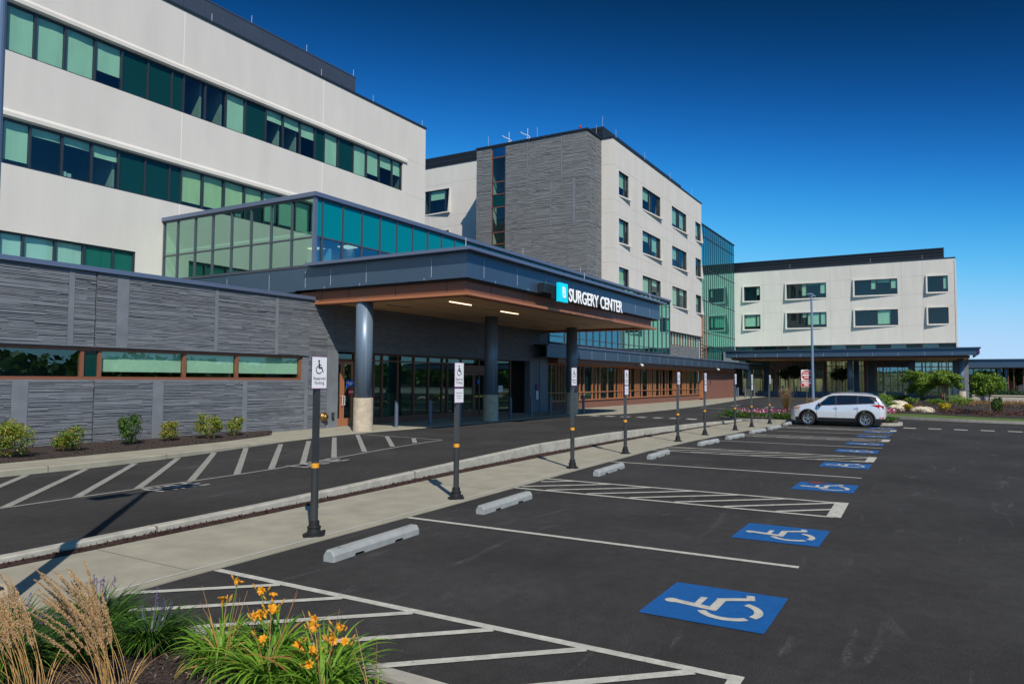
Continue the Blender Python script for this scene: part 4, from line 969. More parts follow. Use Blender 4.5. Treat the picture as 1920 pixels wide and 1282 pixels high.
b.box(86.9, 86.98, 24.3, 24.38, 4.5, 10.1); b.box(88.3, 88.38, 24.3, 24.38, 4.5, 10.1); b.build("copper_screen", "copper", CWL)

# ---------------------------------------------------------------- 10 far wing
FW = thing("far_ward_wing", "distant cream building facing the lot with framed windows and a black louvred roof screen", "building", (115.5, 12, 0))
F8 = ('X', 115.5)
fw_ = [((23.38, 25.8), (6, 0)), ((13.95, 19.5), (7, 1, 8, 0)), ((4.62, 10.13), (6, 2, 6, 0)), ((-1.5, .93), (8, 0))]
hol = [(a, c, z0, z1) for (a, c), _ in fw_ for z0, z1 in ((14.6, 16.82), (10.2, 12.45))]
b = MB(); wall(b, F8, -2.35, 27.3, 7.55, 19.15, hol, .25); hull(b, 115.6, 150, -2.35, 27.3, 0, 19.1, "W"); b.face([(115.5, -2.35, 7.55), (117, -2.35, 7.55), (117, 27.3, 7.55), (115.5, 27.3, 7.55)])
for z in (16.98, 14.45, 12.6, 10.05): b.fbox(F8, -2.35, 27.3, -.004, .01, z, z + .022, 1)
for y in (22.9, 20.3, 13.4, 10.6, 4.1, 1.5): b.fbox(F8, y, y + .022, -.004, .01, 7.55, 19.1, 1)
b.build("wall", ["cream", "cream_joint"], FW)
def fwin(F, u0, u1, z0, z1, parts, blinds):
    o = punched(FW, F, u0, u1, z0, z1, parts, False, blinds); s_ = MB(); p = F[1]
    P = lambda u, d, z: (p + d, u, z); t = .2
    def prism(a):
        k = len(s_.v); s_.v += a
        for f in ((0, 1, 2, 3), (4, 7, 6, 5), (0, 4, 5, 1), (1, 5, 6, 2), (2, 6, 7, 3), (3, 7, 4, 0)): s_.f.append(tuple(k + i for i in f)); s_.mi.append(0)
    R_, L = .38, .02
    prism([P(u1, -R_, z0 - t), P(u1 + t, -R_, z0 - t), P(u1 + t, -.2, z1 + t), P(u1, -.2, z1 + t), P(u1, .08, z0 - t), P(u1 + t, .08, z0 - t), P(u1 + t, .08, z1 + t), P(u1, .08, z1 + t)])
    prism([P(u1, -R_, z0 - t), P(u0, -L, z0 - t), P(u0, -L, z0), P(u1, -R_, z0), P(u1, .08, z0 - t), P(u0, .08, z0 - t), P(u0, .08, z0), P(u1, .08, z0)])
    prism([P(u1, -.2, z1), P(u0, -L, z1), P(u0, -L, z1 + t), P(u1, -.2, z1 + t), P(u1, .08, z1), P(u0, .08, z1), P(u0, .08, z1 + t), P(u1, .08, z1 + t)])
    s_.build("shroud", "cream", o)
k = 0
for (a, c), bb in fw_:
    for z0, z1 in ((14.6, 16.82), (10.2, 12.45)):
        bq = bb if k % 2 == 0 else ((9,) * 4 if k == 5 else (0, 0) if k == 7 else (8, 8, 3, 0))
        if k == 5: bq = (0, 9, 0, 0)
        fwin(F8, a, c, z0, z1, (0, .16, .48, .62, 1) if c - a > 3 else (0, .25, 1), bq); k += 1
b = MB(); b.fbox(F8, -2.45, 27.3, -.05, .3, 19.15, 19.3); b.build("coping", "dark_metal", FW)
louvre(FW, 117.0, 145, -1.15, 28.0, 19.3, 20.95)
rods(FW, [(115.7, y, 19.3) for y in (1.5, 8, 19)], .6)
F9 = ('X', 115.9)
ribbon(FW, F9, 6.4, 7.55, [-2.2 + i * 1.95 for i in range(16)], ["s", "c"] * 7 + ["c"], "clerestory_window", "copper_dark", "glass_dark", .06, .07, "blind_pale", 2)
b = MB(); b.box(115.45, 115.75, -2.5, -2.3, 7.0, 18.9); b.build("corner_trim", "cream", FW)

# ---------------------------------------------------------------- 11 far ground floor, canopy
FG = thing("far_lobby", "distant glazed lobby front with copper frames behind the far canopy", "building", (108, 12, 0))
FA = ('X', 108.0)
b = MB(); wall(b, FA, -3.4, 27.2, .1, 6.4, [(3.2, 7.0, .4, 4.2), (-2.8, 2.6, .4, 5.5), (8.4, 13.2, .4, 5.5), (13.6, 19.5, .4, 3.9), (20.2, 24.6, .4, 3.9)], .3); hull(b, 108.1, 115.8, -3.4, 27.2, 0, 6.4, "W")
b.build("wall", "stone_smooth", FG)
b = MB(); wall(b, FA, 13.6, 24.8, 3.9, 5.6, [], d=-.04); b.fbox(FA, 19.6, 20.1, -.04, .02, .1, 3.9); ledges(b, ('X', 107.95), 13.6, 24.8, 3.95, 5.6, (.1, .2), (.4, 1.2), (0, .02, .05)); b.build("pale_stone_panel", "pale_stone", FG)
def lobby(u0, u1, z0, z1, us, tr, frame="copper", gl="glass_blue", inner="room_pale", bl=0):
    q = MB()
    for u in us: q.fbox(FA, u - .05, u + .05, .05, .2, z0, z1)
    for z in tr: q.fbox(FA, u0, u1, .04, .2, z - .05, z + .05)
    o = q.build("lobby_window", frame, FG); g = MB(); g.fq(FA, u0, u1, .12, z0, z1); g.build("glass", gl, o)
    r = MB(); hull(r, 108.4, 113, u0, u1, .2, z1 + .3, "W"); r.build("interior", inner, o)
    r = MB(); r.box(109, 112, u0 + .5, u1 - .5, z1 + .1, z1 + .16); r.build("ceiling_light", "lamp_strip", o)
    if bl:
        w_ = MB()
        for a, c in zip(us, us[1:]): w_.fq(FA, a + .1, c - .1, .3, tr[-1] - bl, tr[-1])
        w_.build("blind", "blind_pale", o)
lobby(3.2, 7.0, .4, 4.2, [3.25, 3.97, 4.5, 5.41, 6.27, 6.95], [.45, 3.0, 4.15], bl=.9)
lobby(-2.8, 2.6, .4, 5.5, [-2.75, -1.9, -1.0, -.1, .8, 1.7, 2.55], [.45, 3.0, 4.15, 5.45], bl=.7)
lobby(8.4, 13.2, .4, 5.5, [8.45, 9.6, 10.8, 12.0, 13.15], [.45, 3.4, 4.3, 5.45], "copper_dark", "glass_band")
lobby(13.6, 19.5, .4, 3.9, [13.65, 15.1, 16.6, 18.1, 19.45], [.45, 3.0, 3.85], "copper_dark", "glass_band", "room_pale", 1.3)
lobby(20.2, 24.6, .4, 3.9, [20.25, 21.7, 23.1, 24.55], [.45, 3.0, 3.85], "copper_dark", "glass_band", "room_pale", 1.3)
FC = thing("far_canopy", "long blue metal canopy with copper underside across the far entrance drive", "canopy", (100, 10, 0))
b = MB(); b.box(96, 96.15, -4.0, 23.9, 5.22, 6.02); b.box(96.15, 109, -4.0, -3.9, 5.3, 6.02); b.box(96.15, 108, 23.8, 23.9, 5.22, 6.02)
for y in (-1.5, 1.2, 3.9, 6.6, 9.3, 12, 14.7, 17.4, 20.1, 22.5): b.box(95.995, 96, y, y + .02, 5.24, 5.7, 1)
b.box(95.92, 96, -3.96, -3.9, 5.4, 5.98); b.build("fascia", ["blue_metal", "metal_joint"], FC)
b = MB(); b.box(95.75, 109, -4.25, 24.1, 6.02, 6.12); b.build("roof", "blue_metal", FC)
b = MB(); b.box(96.6, 96.7, -3.2, 23.3, 4.95, 5.22); b.box(96.7, 108, -3.2, -3.1, 4.95, 5.22); b.build("copper_fascia", "copper_dark", FC)
b = MB(); b.box(96.7, 108, -3.1, 23.2, 4.93, 5.0); b.build("soffit", "wood_soffit", FC)
b = MB(); b.box(95.85, 96.6, -4.12, -4.02, 5.35, 5.98); b.build("purple_end_panel", "far_purple", FC)
for (x, y) in ((100, 21.85), (100, 9.45), (100, -2.4)):
    q = MB(); q.lathe((x, y, 0), [(.335, 1.15), (.335, 4.95)], 28); o = q.build("column", "column_metal", FC, smooth=True)
    q = MB(); q.lathe((x, y, 0), [(.43, 0), (.43, 1.15)], 28); q.build("column_base", "column_base", o)
for y in (20.9, 14.8, 9.3, 2.85, -2.0):
    q = MB(); q.box(106.3, 106.9, y - .33, y + .33, 0, 4.95); q.build("square_column", "blue_metal", FC)
b = MB()
for y in (21.4, 20.08, 19.4, 19.04, 18.71, 18.06, 17.71, 17.35, 17.05, 16.44, 16.09, 14.15, 13.17, 12.83, 12.15, 11.53, 11.24, 10.91, 8.56, 8.28, 7.91, 6.9, 6.0, 1.7, 1.3, .6, -.2, -.5, -1.2): b = MB(); b.box(105.0, 105.12, y - .04, y + .04, .3, 4.95); b.build("copper_pole", "copper", FC)
FT = thing("dark_planter_wall", "low dark planter wall along the kerb beneath the far canopy", "planter", (101.8, 12, 0))
q = MB(); q.box(101.5, 102.1, 3.8, 21, .1, .85); q.box(101.55, 102.05, 3.85, 20.95, .85, .87, 1); q.build("planter_wall", ["blue_metal", "mulch"], FT)
i = 0
FB = [("leftmost pale bollard beside the end of the copper brick wall", 92.5, 21.55), ("pale bollard second from the copper brick wall end", 93.6, 20.9), ("pale bollard left of the far canopy's left column", 97.6, 22.9), ("pale bollard right of the far canopy's left column", 98.8, 20.9)]
for l, x, y in FB: bollard(l, x, y, "bollards at the far canopy", .12, 1.15, .11)
ord_ = ["first", "second", "third", "fourth", "fifth", "sixth", "seventh", "eighth"]
for i, y in enumerate((19.4, 17.7, 16.0, 14.4, 12.8, 11.2)): bollard("dark bollard in the row before the far planter, %s from the left" % ord_[i], 100.9, y, "bollards before the far planter", .1, 1.35, .1)
for l, x, y in (("dark bollard left of the copper-framed lobby windows", 99, 5.6), ("dark bollard before the copper-framed lobby windows", 99, 3.4), ("bollard just left of the far canopy's right column", 96, -1.1), ("bollard in front of the beige seat wall", 83.8, -3.9)): bollard(l, x, y, "bollards near the far lobby", .1, 1.15, .1)

# ---------------------------------------------------------------- 12 low pavilion at right, seat wall
LP = thing("low_pavilion", "low flat-roofed blue metal pavilion with glazed sides at the far right", "building", (112, -6, 0))
b = MB(); b.box(112, 112.15, -45, -3.3, 4.12, 5.08); b.box(111.8, 125, -45.2, -3.2, 5.08, 5.2); b.build("fascia", "blue_metal", LP)
b = MB(); b.box(112.4, 125, -45, -3.4, 4.0, 4.12); b.build("soffit", "copper_dark", LP)
for y in (-6.9, -7.7, -14, -21):
    q = MB(); q.box(113, 113.4, y - .2, y + .2, 0, 4.0); q.build("post", "blue_metal", LP)
b = MB(); b.box(114.9, 115.1, -8, -3.4, .9, 4.0); 
for y in (-4.2, -5.2, -6.2): b.box(114.8, 114.9, y, y + .1, .9, 4.0, 1)
b.box(114.8, 114.9, -8, -3.4, 2.7, 2.8, 1); b.build("glazed_wall", ["glass_dark", "copper_dark"], LP)
b = MB(); b.box(117, 117.2, -9, -3.4, 0, 4.0); b.box(113.4, 117, -3.5, -3.4, 0, 4.0); b.build("inner_wall", "copper_dark", LP)
b = MB()
for y in (-7.9, -8.5, -9.5, -10.4, -11.4): b.box(112.8, 112.9, y, y + .09, .5, 4.0)
b.build("copper_fin", "copper_dark", LP)
b = MB(); b.box(84, 84.5, -40, -2.9, .1, .88); b.box(83.93, 84.57, -40, -2.85, .88, .97, 1); o = b.build("seat_wall", ["seat_stone", "column_base"]); tag(o, "low beige stone garden wall running behind the planting bed at right", "wall")

# ================================================================ OBJECTS ON THE LOT
ALONG = ["nearest", "second", "third", "fourth", "fifth", "sixth", "seventh", "eighth", "farthest"]
def sign_post(lbl, x, y, plate2):
    t = thing("reserved_parking_sign", lbl, "parking sign", (x, y, .018), "reserved parking signs along the sidewalk")
    q = MB(); z = .018
    q.lathe((x, y, z), [(.155, 0), (.155, .018), (.125, .03), (.095, .045), (.09, .10), (.10, .115), (.075, .135), (.072, .20), (.06, .205)], 20)
    for a in (-.17, .17): q.tube([(x + a * .7, y - .01, z + .02), (x + a * 1.15, y - .01, z + .025)], .022, 8)
    q.build("rubber_base", "rubber", t)
    q = MB(); q.tube([(x, y, z + .19), (x, y, z + 1.03)], .052, 18, 0); q.build("sleeve", "steel_post", t, smooth=False)
    q = MB(); q.tube([(x, y, z + .935), (x, y, z + 1.0)], .0545, 18); q.build("yellow_band", "yellow_band", t)
    q = MB(); q.box(x - .036, x + .036, y - .036, y + .036, z + 1.03, z + 2.48); q.build("post", "steel_post" if x < 10 else "steel_post_light", t)
    yp = y - .042
    def plate(z0, z1, nm):
        p = MB(); k = .152
        p.box(x - k, x + k, yp - .004, yp, z0, z1); p.fq(('Y', yp - .0055), x - k + .011, x + k - .011, 0, z0 + .011, z1 - .011, 1)
        return p.build(nm, ["sign_purple", "sign_white"], t)
    pl = plate(z + 2.035, z + 2.495, "sign_panel"); yf = yp - .008
    g = MB(); cx = x; cz = z + 2.345
    g.face([(cx - .012 + .017 * math.cos(k * math.pi / 6), yf, cz + .082 + .017 * math.sin(k * math.pi / 6)) for k in range(12)])
    def bar(x0, z0, x1, z1, w_):
        a = Vector((x0, z0)); c = Vector((x1, z1)); tt = (c - a).normalized(); nn = Vector((-tt.y, tt.x)) * w_ / 2
        g.face([(cx + k.x, yf - random.random() * .001, cz + k.y) for k in (a - nn, c - nn, c + nn, a + nn)])
    bar(-.010, .060, -.008, -.02, .026); bar(-.012, .030, .035, .026, .012); bar(-.016, -.010, .045, -.010, .024); bar(.040, -.004, .068, -.075, .018)
    for k in range(13):
        A = rad(105 + k * 17); B = rad(105 + (k + 1) * 17)
        g.face([(cx - .012 + r_ * math.cos(a_), yf - .0012, cz - .038 + r_ * math.sin(a_)) for r_, a_ in ((.060, A), (.060, B), (.048, B), (.048, A))])
    g.build("wheelchair_symbol", "ink", pl)
    text("lettering", "Reserved\nParking", .062, "ink_grey", pl, (x, yf, z + 2.165), (1, 0, 0), (0, 0, 1), bold=.0006)
    if plate2:
        p2 = plate(z + 1.745, z + 2.02, "lower_panel")
        g = MB()
        for zz, a_ in ((1.925, .10), (1.875, .085), (1.83, .07)):      # small print, too fine to read
            u = x - a_
            while u < x + a_: w_ = random.uniform(.008, .022); g.fq(('Y', yf), u, min(u + w_, x + a_), 0, z + zz, z + zz + .012); u += w_ + .006
        g.build("small_print", "ink_grey", p2)
    return t
SP = [(7.44, 7.56), (11.08, 7.68), (16.42, 7.88), (20.5, 8.09), (25.65, 8.11), (29.3, 8.15), (32.9, 7.8), (35.65, 7.68), (38.85, 7.47)]
DESC = ["nearest reserved parking sign on a dark post, beside the closest wheel stop", "second nearest reserved parking sign, with a lower plate, before the entrance glazing",
        "single-plate reserved parking sign in front of the canopy's third column", "fourth reserved parking sign, two plates, left of the long copper windows' middle", "fifth reserved parking sign, single plate, seen against the right part of the copper windows",
        "sixth reserved parking sign, two plates, against the end of the copper windows", "seventh reserved parking sign, single plate, near the left column of the far canopy", "eighth reserved parking sign, just left of the flower bed", "farthest reserved parking sign, in front of the pink flower bed"]
for i, (x, y) in enumerate(SP): sign_post(DESC[i], x, y, i in (1, 3, 5, 7))

def wheel_stop(lbl, x0, y0, x1, y1):
    a = Vector((x0, y0)); c = Vector((x1, y1)); L = 1.83; t = (c - a).normalized(); nn = Vector((-t.y, t.x)); mid = (a + c) / 2
    q = MB(); prof = [(-.082, 0), (-.082, .075), (-.045, .135), (.045, .135), (.082, .075), (.082, 0)]
    def pt(s_, u, z): p = mid + t * s_ + nn * u; return (p.x, p.y, z)
    secs = [(-L / 2, 0, .9), (-L / 2 + .03, 0, 1), (-.52, 0, 1), (-.50, .03, 1), (-.34, .03, 1), (-.32, 0, 1), (.32, 0, 1), (.34, .03, 1), (.50, .03, 1), (.52, 0, 1), (L / 2 - .03, 0, 1), (L / 2, 0, .9)]
    q.ring([[pt(s_, u * k, max(z * (1 if z == 0 else k), lift) + .002) for u, z in prof] for s_, lift, k in secs])
    for s_ in (-.72, .72): q.face([pt(s_ + .014 * math.cos(k * 1.047), .014 * math.sin(k * 1.047), .139) for k in range(6)], 1)
    o = q.build("wheel_stop", ["precast", "ink"], loc=(mid.x, mid.y, 0)); tag(o, lbl, "wheel stop", "concrete wheel stops at the heads of the stalls")
WS = [(6.50, 6.36, 8.33, 6.48), (10.07, 6.50, 11.88, 6.60), (15.42, 6.80, 17.25, 6.90), (19.5, 6.98, 21.3, 7.06), (24.5, 6.98, 26.2, 6.86), (27.75, 6.85, 29.4, 6.7), (31.5, 6.8, 33.2, 6.62), (34.4, 6.62, 36.1, 6.5), (38.2, 6.62, 39.9, 6.5)]
WD = ["nearest wheel stop, long pale concrete block beside the nearest sign post", "second wheel stop from the camera, between the first stall line and the hatched aisle", "third wheel stop, just right of the hatched aisle behind the third sign", "fourth wheel stop, below and right of the fourth sign post",
      "fifth wheel stop, small, right of the fifth sign post", "sixth wheel stop, right of the sixth sign post", "seventh wheel stop, right of the seventh sign post", "eighth wheel stop, just before the silver car", "farthest wheel stop, in front of the silver car's nose"]
for l, wv in zip(WD, WS): wheel_stop(l, *wv)

# ---------------- lamp posts
def lamp_post(lbl, x, y, h, r0, zb, pedestal, heads):
    t = thing("lamp_post", lbl, "lamp post", (x, y, 0), "parking lot lamp posts")
    if pedestal:
        q = MB(); q.lathe((x, y, 0), [(.30, -.05), (.30, .28), (.275, .31), (0.0, .31)], 36); q.build("pedestal", "column_base", t, smooth=False)
        q = MB(); q.box(x - .17, x + .17, y - .17, y + .17, .31, .335)
        for a in (-.12, .12):
            for c in (-.12, .12): q.tube([(x + a, y + c, .33), (x + a, y + c, .41)], .016, 6)
        q.build("base_plate", "dark_metal", t)
    q = MB(); q.tube([(x, y, zb), (x, y, h)], [r0, r0 * .62], 20); q.build("pole", "pole_blue", t, smooth=False)
    q = MB(); q.tube([(x - .5, y, h - .05), (x + .5, y, h - .05)], .035, 8); q.build("arm", "pole_blue", t)
    for s_ in heads:
        q = MB(); q.box(x + s_ * .45 - .33, x + s_ * .45 + .33, y - .17, y + .17, h - .05, h + .06); q.build("lamp_head", "pole_blue", t)
lamp_post("tall lamp post on a round concrete pedestal at the left edge of the frame", 3.19, 7.36, 7.6, .092, .33, True, (-1.6, 1.6))
lamp_post("slim blue-grey lamp post rising behind the silver car's bonnet", 57.2, 7.92, 8.55, .115, 0, False, (-1.3, 1.3))

# ---------------- do not enter sign
t = thing("do_not_enter_sign", "red and white DO NOT ENTER WRONG WAY sign on a thin post", "road sign", (57.4, 8.36, .1))
q = MB(); x, y = 57.4, 8.36; q.box(x - .03, x + .03, y - .03, y + .03, 0, 3.05); q.build("post", "steel_post_light", t)
q = MB(); FN = ('X', x - .05); q.fbox(FN, y - .38, y + .38, 0, .01, 2.25, 3.05); o = q.build("square_panel", "sign_white", t)
q = MB(); q.face([(x - .056, y + .35 * math.cos(k * math.pi / 16), 2.65 + .35 * math.sin(k * math.pi / 16)) for k in range(32)]); q.fbox(FN, y - .30, y + .29, -.012, -.008, 2.59, 2.71, 1); q.build("red_disc", ["sign_red", "sign_white"], o)
text("lettering", "DO NOT", .10, "letter_white", o, (x - .066, y, 2.79), (0, -1, 0), (0, 0, 1), bold=.006); text("lettering", "ENTER", .10, "letter_white", o, (x - .066, y, 2.44), (0, -1, 0), (0, 0, 1), bold=.006)
q = MB(); q.fbox(FN, y - .40, y + .40, 0, .01, 1.78, 2.22); q.fbox(FN, y - .37, y + .37, -.008, -.004, 1.81, 2.19, 1); o = q.build("lower_panel", ["sign_white", "sign_red"], t)
text("lettering", "WRONG\nWAY", .16, "letter_white", o, (x - .062, y, 2.03), (0, -1, 0), (0, 0, 1), bold=.008)

# ---------------- silver car
mat("car_paint", (0.70, 0.71, 0.74), 0.24, metal=0.3, coat=1.0)
mat("car_black", (0.016, 0.016, 0.018), 0.5); mat("tyre", (0.015, 0.015, 0.016), 0.8); mat("rim", (0.62, 0.63, 0.66), 0.25, metal=0.9)
mat("tail_red", (0.45, 0.01, 0.02), 0.15, coat=1.0); mat("head_clear", (0.65, 0.7, 0.75), 0.1, metal=0.6, coat=1.0); mat("amber", (0.75, 0.20, 0.02), 0.2)
mat("car_dark_glass", (0.008, 0.011, 0.014), 0.03, spec=0.9)
def build_car(wx, wy, rotz):
    t = thing("parked_car", "silver compact SUV parked nose-in at the far end of the accessible row", "car", (wx, wy, 0))
    Rm = Matrix.Rotation(rotz, 3, 'Z')
    def W(x, y, z): v = Rm @ Vector((x * .965, y, z)); return (v.x + wx, v.y + wy, v.z)
    def ip(pts, x): return interp(pts, x)[0]
    top = [(-2.26, .95), (-2.20, 1.06), (-2.1, 1.20), (-2.0, 1.36), (-1.86, 1.49), (-1.6, 1.56), (-1.0, 1.60), (-.3, 1.615), (.2, 1.59), (.55, 1.47), (.85, 1.31), (1.15, 1.15), (1.4, 1.09), (1.8, 1.01), (2.08, .90), (2.2, .80), (2.26, .66)]
    belt = [(-2.26, .90), (-2.18, 1.0), (-1.9, 1.13), (-1.2, 1.09), (0, 1.02), (.9, .985), (1.2, .98), (1.8, .90), (2.1, .80), (2.26, .60)]
    wid = [(-2.26, .60), (-2.2, .76), (-2.05, .86), (-1.7, .905), (-1.0, .92), (1.2, .92), (1.7, .89), (2.0, .80), (2.18, .66), (2.26, .50)]
    bot = [(-2.26, .48), (-2.2, .36), (-2.0, .27), (-1.7, .24), (1.7, .24), (2.05, .24), (2.2, .30), (2.26, .42)]
    axf, axr, wr, ar = 1.335, -1.355, .355, .415
    xs = sorted(set([round(-2.26 + i * .045, 3) for i in range(101)] + [2.26]))
    def station(x):
        tp, bl, w_ = ip(top, x), ip(belt, x), ip(wid, x); zb = ip(bot, x)
        for ax in (axf, axr):
            if abs(x - ax) < ar: zb = max(zb, wr + math.sqrt(ar * ar - (x - ax) ** 2) - .005)
        bl = min(bl, tp - .02); h_ = tp - bl
        inset = .22 * min(1, h_ / .6); wt = w_ - inset
        zs_ = [zb, max(zb + .002, .42), max(zb + .004, .62), max(zb + .006, (.62 + bl) / 2 + .03), bl]
        ws = [w_ * .97, w_, w_ * 1.0, w_ * .992, w_ * .965]
        pts = [(0, zb)] + list(zip(ws, zs_))
        pts += [(w_ * .945 - (w_ * .945 - wt) * .5, bl + h_ * .48), (wt, bl + h_ * .88), (wt * .86, tp - .012 * min(1, h_ / .2)), (wt * .5, tp), (0, tp + .008)]
        return pts
    st = [(x, station(x)) for x in xs]
    body = MB(); low = MB()
    for (xa, A), (xb, B_) in zip(st, st[1:]):
        for sd in (1, -1):
            for j in range(len(A) - 1):
                p = [W(xa, sd * A[j][0], A[j][1]), W(xb, sd * B_[j][0], B_[j][1]), W(xb, sd * B_[j + 1][0], B_[j + 1][1]), W(xa, sd * A[j + 1][0], A[j + 1][1])]
                if sd < 0: p.reverse()
                zc = max(A[j + 1][1], B_[j + 1][1])
                arch = False
                (low if (j == 0 or (zc <= .43 and -2.27 < xa < 1.95)) else body).face(p)
    for k in (0, -1):
        x, A = st[k]; body.face([W(x, a_, z_) for a_, z_ in A] + [W(x, -a_, z_) for a_, z_ in reversed(A[1:-1])])
    bo = body.build("body", "car_paint", t, smooth=True)
    import bmesh
    for o_ in (bo,):
        bmm = bmesh.new(); bmm.from_mesh(o_.data); bmesh.ops.remove_doubles(bmm, verts=bmm.verts, dist=.0008); bmesh.ops.recalc_face_normals(bmm, faces=bmm.faces); bmm.to_mesh(o_.data); bmm.free()
        o_.data.polygons.foreach_set("use_smooth", [True] * len(o_.data.polygons))
    low.build("lower_cladding", "car_black", t)
    def side(x, tz, off=.006):      # point on the cabin side; tz 0 belt .. 1 roof rail
        A = station(x); b0, m_, r_ = A[5], A[6], A[7]
        if tz < .5: u = tz / .5; yy = b0[0] + (m_[0] - b0[0]) * u; zz = b0[1] + (m_[1] - b0[1]) * u
        else: u = (tz - .5) / .5; yy = m_[0] + (r_[0] - m_[0]) * u; zz = m_[1] + (r_[1] - m_[1]) * u
        return yy + off, zz
    def sidewin(name, xl, xr, sl_, sr_, t0, t1, mt_, par=t):
        for sd in (1, -1):
            q = MB(); n = 10; m_ = 5; rows = []
            for j in range(m_ + 1):
                tz = t0 + (t1 - t0) * j / m_; row = []
                for i in range(n + 1):
                    xa = xl + sl_ * (j / m_); xb = xr + sr_ * (j / m_)
                    x = xa + (xb - xa) * i / n; yy, zz = side(x, tz); row.append(W(x, sd * yy, zz))
                rows.append(row)
            q.ring(rows, closed=False, caps=False); q.build(name, mt_, par, smooth=True)
    sidewin("side_trim", -2.0, .98, .18, -.62, .03, .97, "car_black")
    def sw(*a):
        sidewin(*a)
    # windows a touch outside of the black surround
    _s = side
    def side(x, tz, off=.012): return _s(x, tz, off)
    sidewin("side_window", .02, .86, .02, -.60, .10, .90, "car_glass"); sidewin("side_window", -.98, -.06, .0, .0, .10, .90, "car_dark_glass"); sidewin("side_window", -1.80, -1.06, .30, .0, .13, .88, "car_dark_glass")
    def cap(name, xa, xb, mt_, fr_=.92, off=.008):
        q = MB(); rows = []
        for i in range(9):
            x = xa + (xb - xa) * i / 8; A = station(x)
            row = [W(x, -A[8][0] * fr_, A[8][1] + off), W(x, -A[9][0], A[9][1] + off), W(x, 0, A[10][1] + off), W(x, A[9][0], A[9][1] + off), W(x, A[8][0] * fr_, A[8][1] + off)]; rows.append(row)
        q.ring(rows, closed=False, caps=False); q.build(name, mt_, t, smooth=True)
    cap("windscreen", .32, 1.08, "car_dark_glass"); cap("rear_window", -2.05, -1.84, "car_dark_glass")
    # wheels
    for ax in (axf, axr):
        for sd in (1, -1):
            q = MB(); yc = sd * .80
            prof = [(.20, -.105), (.30, -.11), (.345, -.09), (.355, -.05), (.355, .05), (.345, .09), (.30, .11), (.235, .105), (.225, .06)]
            q.ring([[W(ax + r_ * math.cos(k * math.pi / 16), yc + sd * d_, wr + r_ * math.sin(k * math.pi / 16)) for k in range(32)] for r_, d_ in prof])
            wh = q.build("wheel", "tyre", t, smooth=True)
            r2 = MB()
            for d0, r_a, r_b in ((.085, .235, .205),):
                r2.ring([[W(ax + r_ * math.cos(k * math.pi / 20), yc + sd * d_, wr + r_ * math.sin(k * math.pi / 20)) for k in range(40)] for r_, d_ in ((.236, .11), (.205, .10), (.2, .03))], True, False)
            for k in range(5):
                for dd in (-.16, .16):
                    A = k * 2 * math.pi / 5 + .3 + dd; B = k * 2 * math.pi / 5 + .3 + dd * 1.5
                    p0 = Vector((math.cos(A) * .045, math.sin(A) * .045)); p1 = Vector((math.cos(B) * .212, math.sin(B) * .212)); nn = (p1 - p0).normalized(); nn = Vector((-nn.y, nn.x)) * .014
                    r2.face([W(ax + v.x, yc + sd * .108, wr + v.y) for v in (p0 - nn, p1 - nn * 1.3, p1 + nn * 1.3, p0 + nn)])
            r2.face([W(ax + .05 * math.cos(k * math.pi / 8), yc + sd * .112, wr + .05 * math.sin(k * math.pi / 8)) for k in range(16)])
            r2.build("rim", "rim", wh)
            q = MB(); q.face([W(ax + .21 * math.cos(k * math.pi / 10), yc + sd * .05, wr + .21 * math.sin(k * math.pi / 10)) for k in range(20)]); q.build("brake_disc", "car_black", wh)
            # arch cladding
            q = MB(); rows = []
            for k in range(19):
                A = rad(-8 + k * 196 / 18); row = []
                for r_, off in ((.405, -.03), (.41, .012), (.475, .010), (.48, -.01)):
                    x = ax + r_ * math.cos(A); row.append(W(x, sd * (ip(wid, x) + off), max(.24, wr + r_ * math.sin(A))))
                rows.append(row)
            q.ring(rows, closed=False, caps=False); q.build("arch_cladding", "car_black", t)
    for sd in (1, -1):
        q = MB()  # headlamp wrapping the corner
        pts = [(2.16, .86), (1.98, .905), (1.70, .92), (1.80, .84), (2.02, .78), (2.19, .76)]
        q.face([W(x, sd * (ip(wid, x) * .985 + .012), z) for x, z in pts]); q.build("headlight", "head_clear", t)
        q = MB(); q.face([W(x, sd * (ip(wid, x) * .985 + .016), z) for x, z in ((1.70, .915), (1.95, .90), (1.90, .83), (1.80, .845))]); q.build("indicator", "amber", t)
        q = MB(); q.face([W(x, sd * (ip(wid, x) * .985 + .014), z) for x, z in ((-1.62, 1.075), (-2.0, 1.09), (-2.2, 1.02), (-2.18, .88), (-2.02, .86), (-1.9, .97))]); q.build("taillight", "tail_red", t)
        q = MB(); q.face([W(x, sd * (ip(wid, x) + .014), z) for x, z in ((-2.0, .50), (-2.18, .50), (-2.18, .44), (-2.0, .44))]); q.build("reflector", "tail_red", t)
        q = MB()
        q.tube([W(.78, sd * .90, .99), W(.76, sd * .97, 1.02)], .03, 8); q.tube([W(.84, sd * 1.0, 1.05), W(.80, sd * 1.0, 1.05), W(.68, sd * 1.0, 1.05)], [.05, .09, .085], 10); q.build("mirror", "car_paint" if sd < 0 else "car_black", t, smooth=True)
        for xh in (-.02, -.98):
            q = MB(); q.tube([W(xh - .10, sd * .935, .93), W(xh - .08, sd * .965, .93), W(xh + .08, sd * .965, .93), W(xh + .10, sd * .935, .93)], .014, 6); q.build("door_handle", "car_paint", t)
        q = MB()
        for xd in (.90, -.02, -1.0):
            q.face([W(xd + dx, sd * (ip(wid, xd) + .004), z) for dx, z in ((0, .44), (.012, .44), (.012, 1.0), (0, 1.0))])
        q.build("door_seam", "car_black", t)
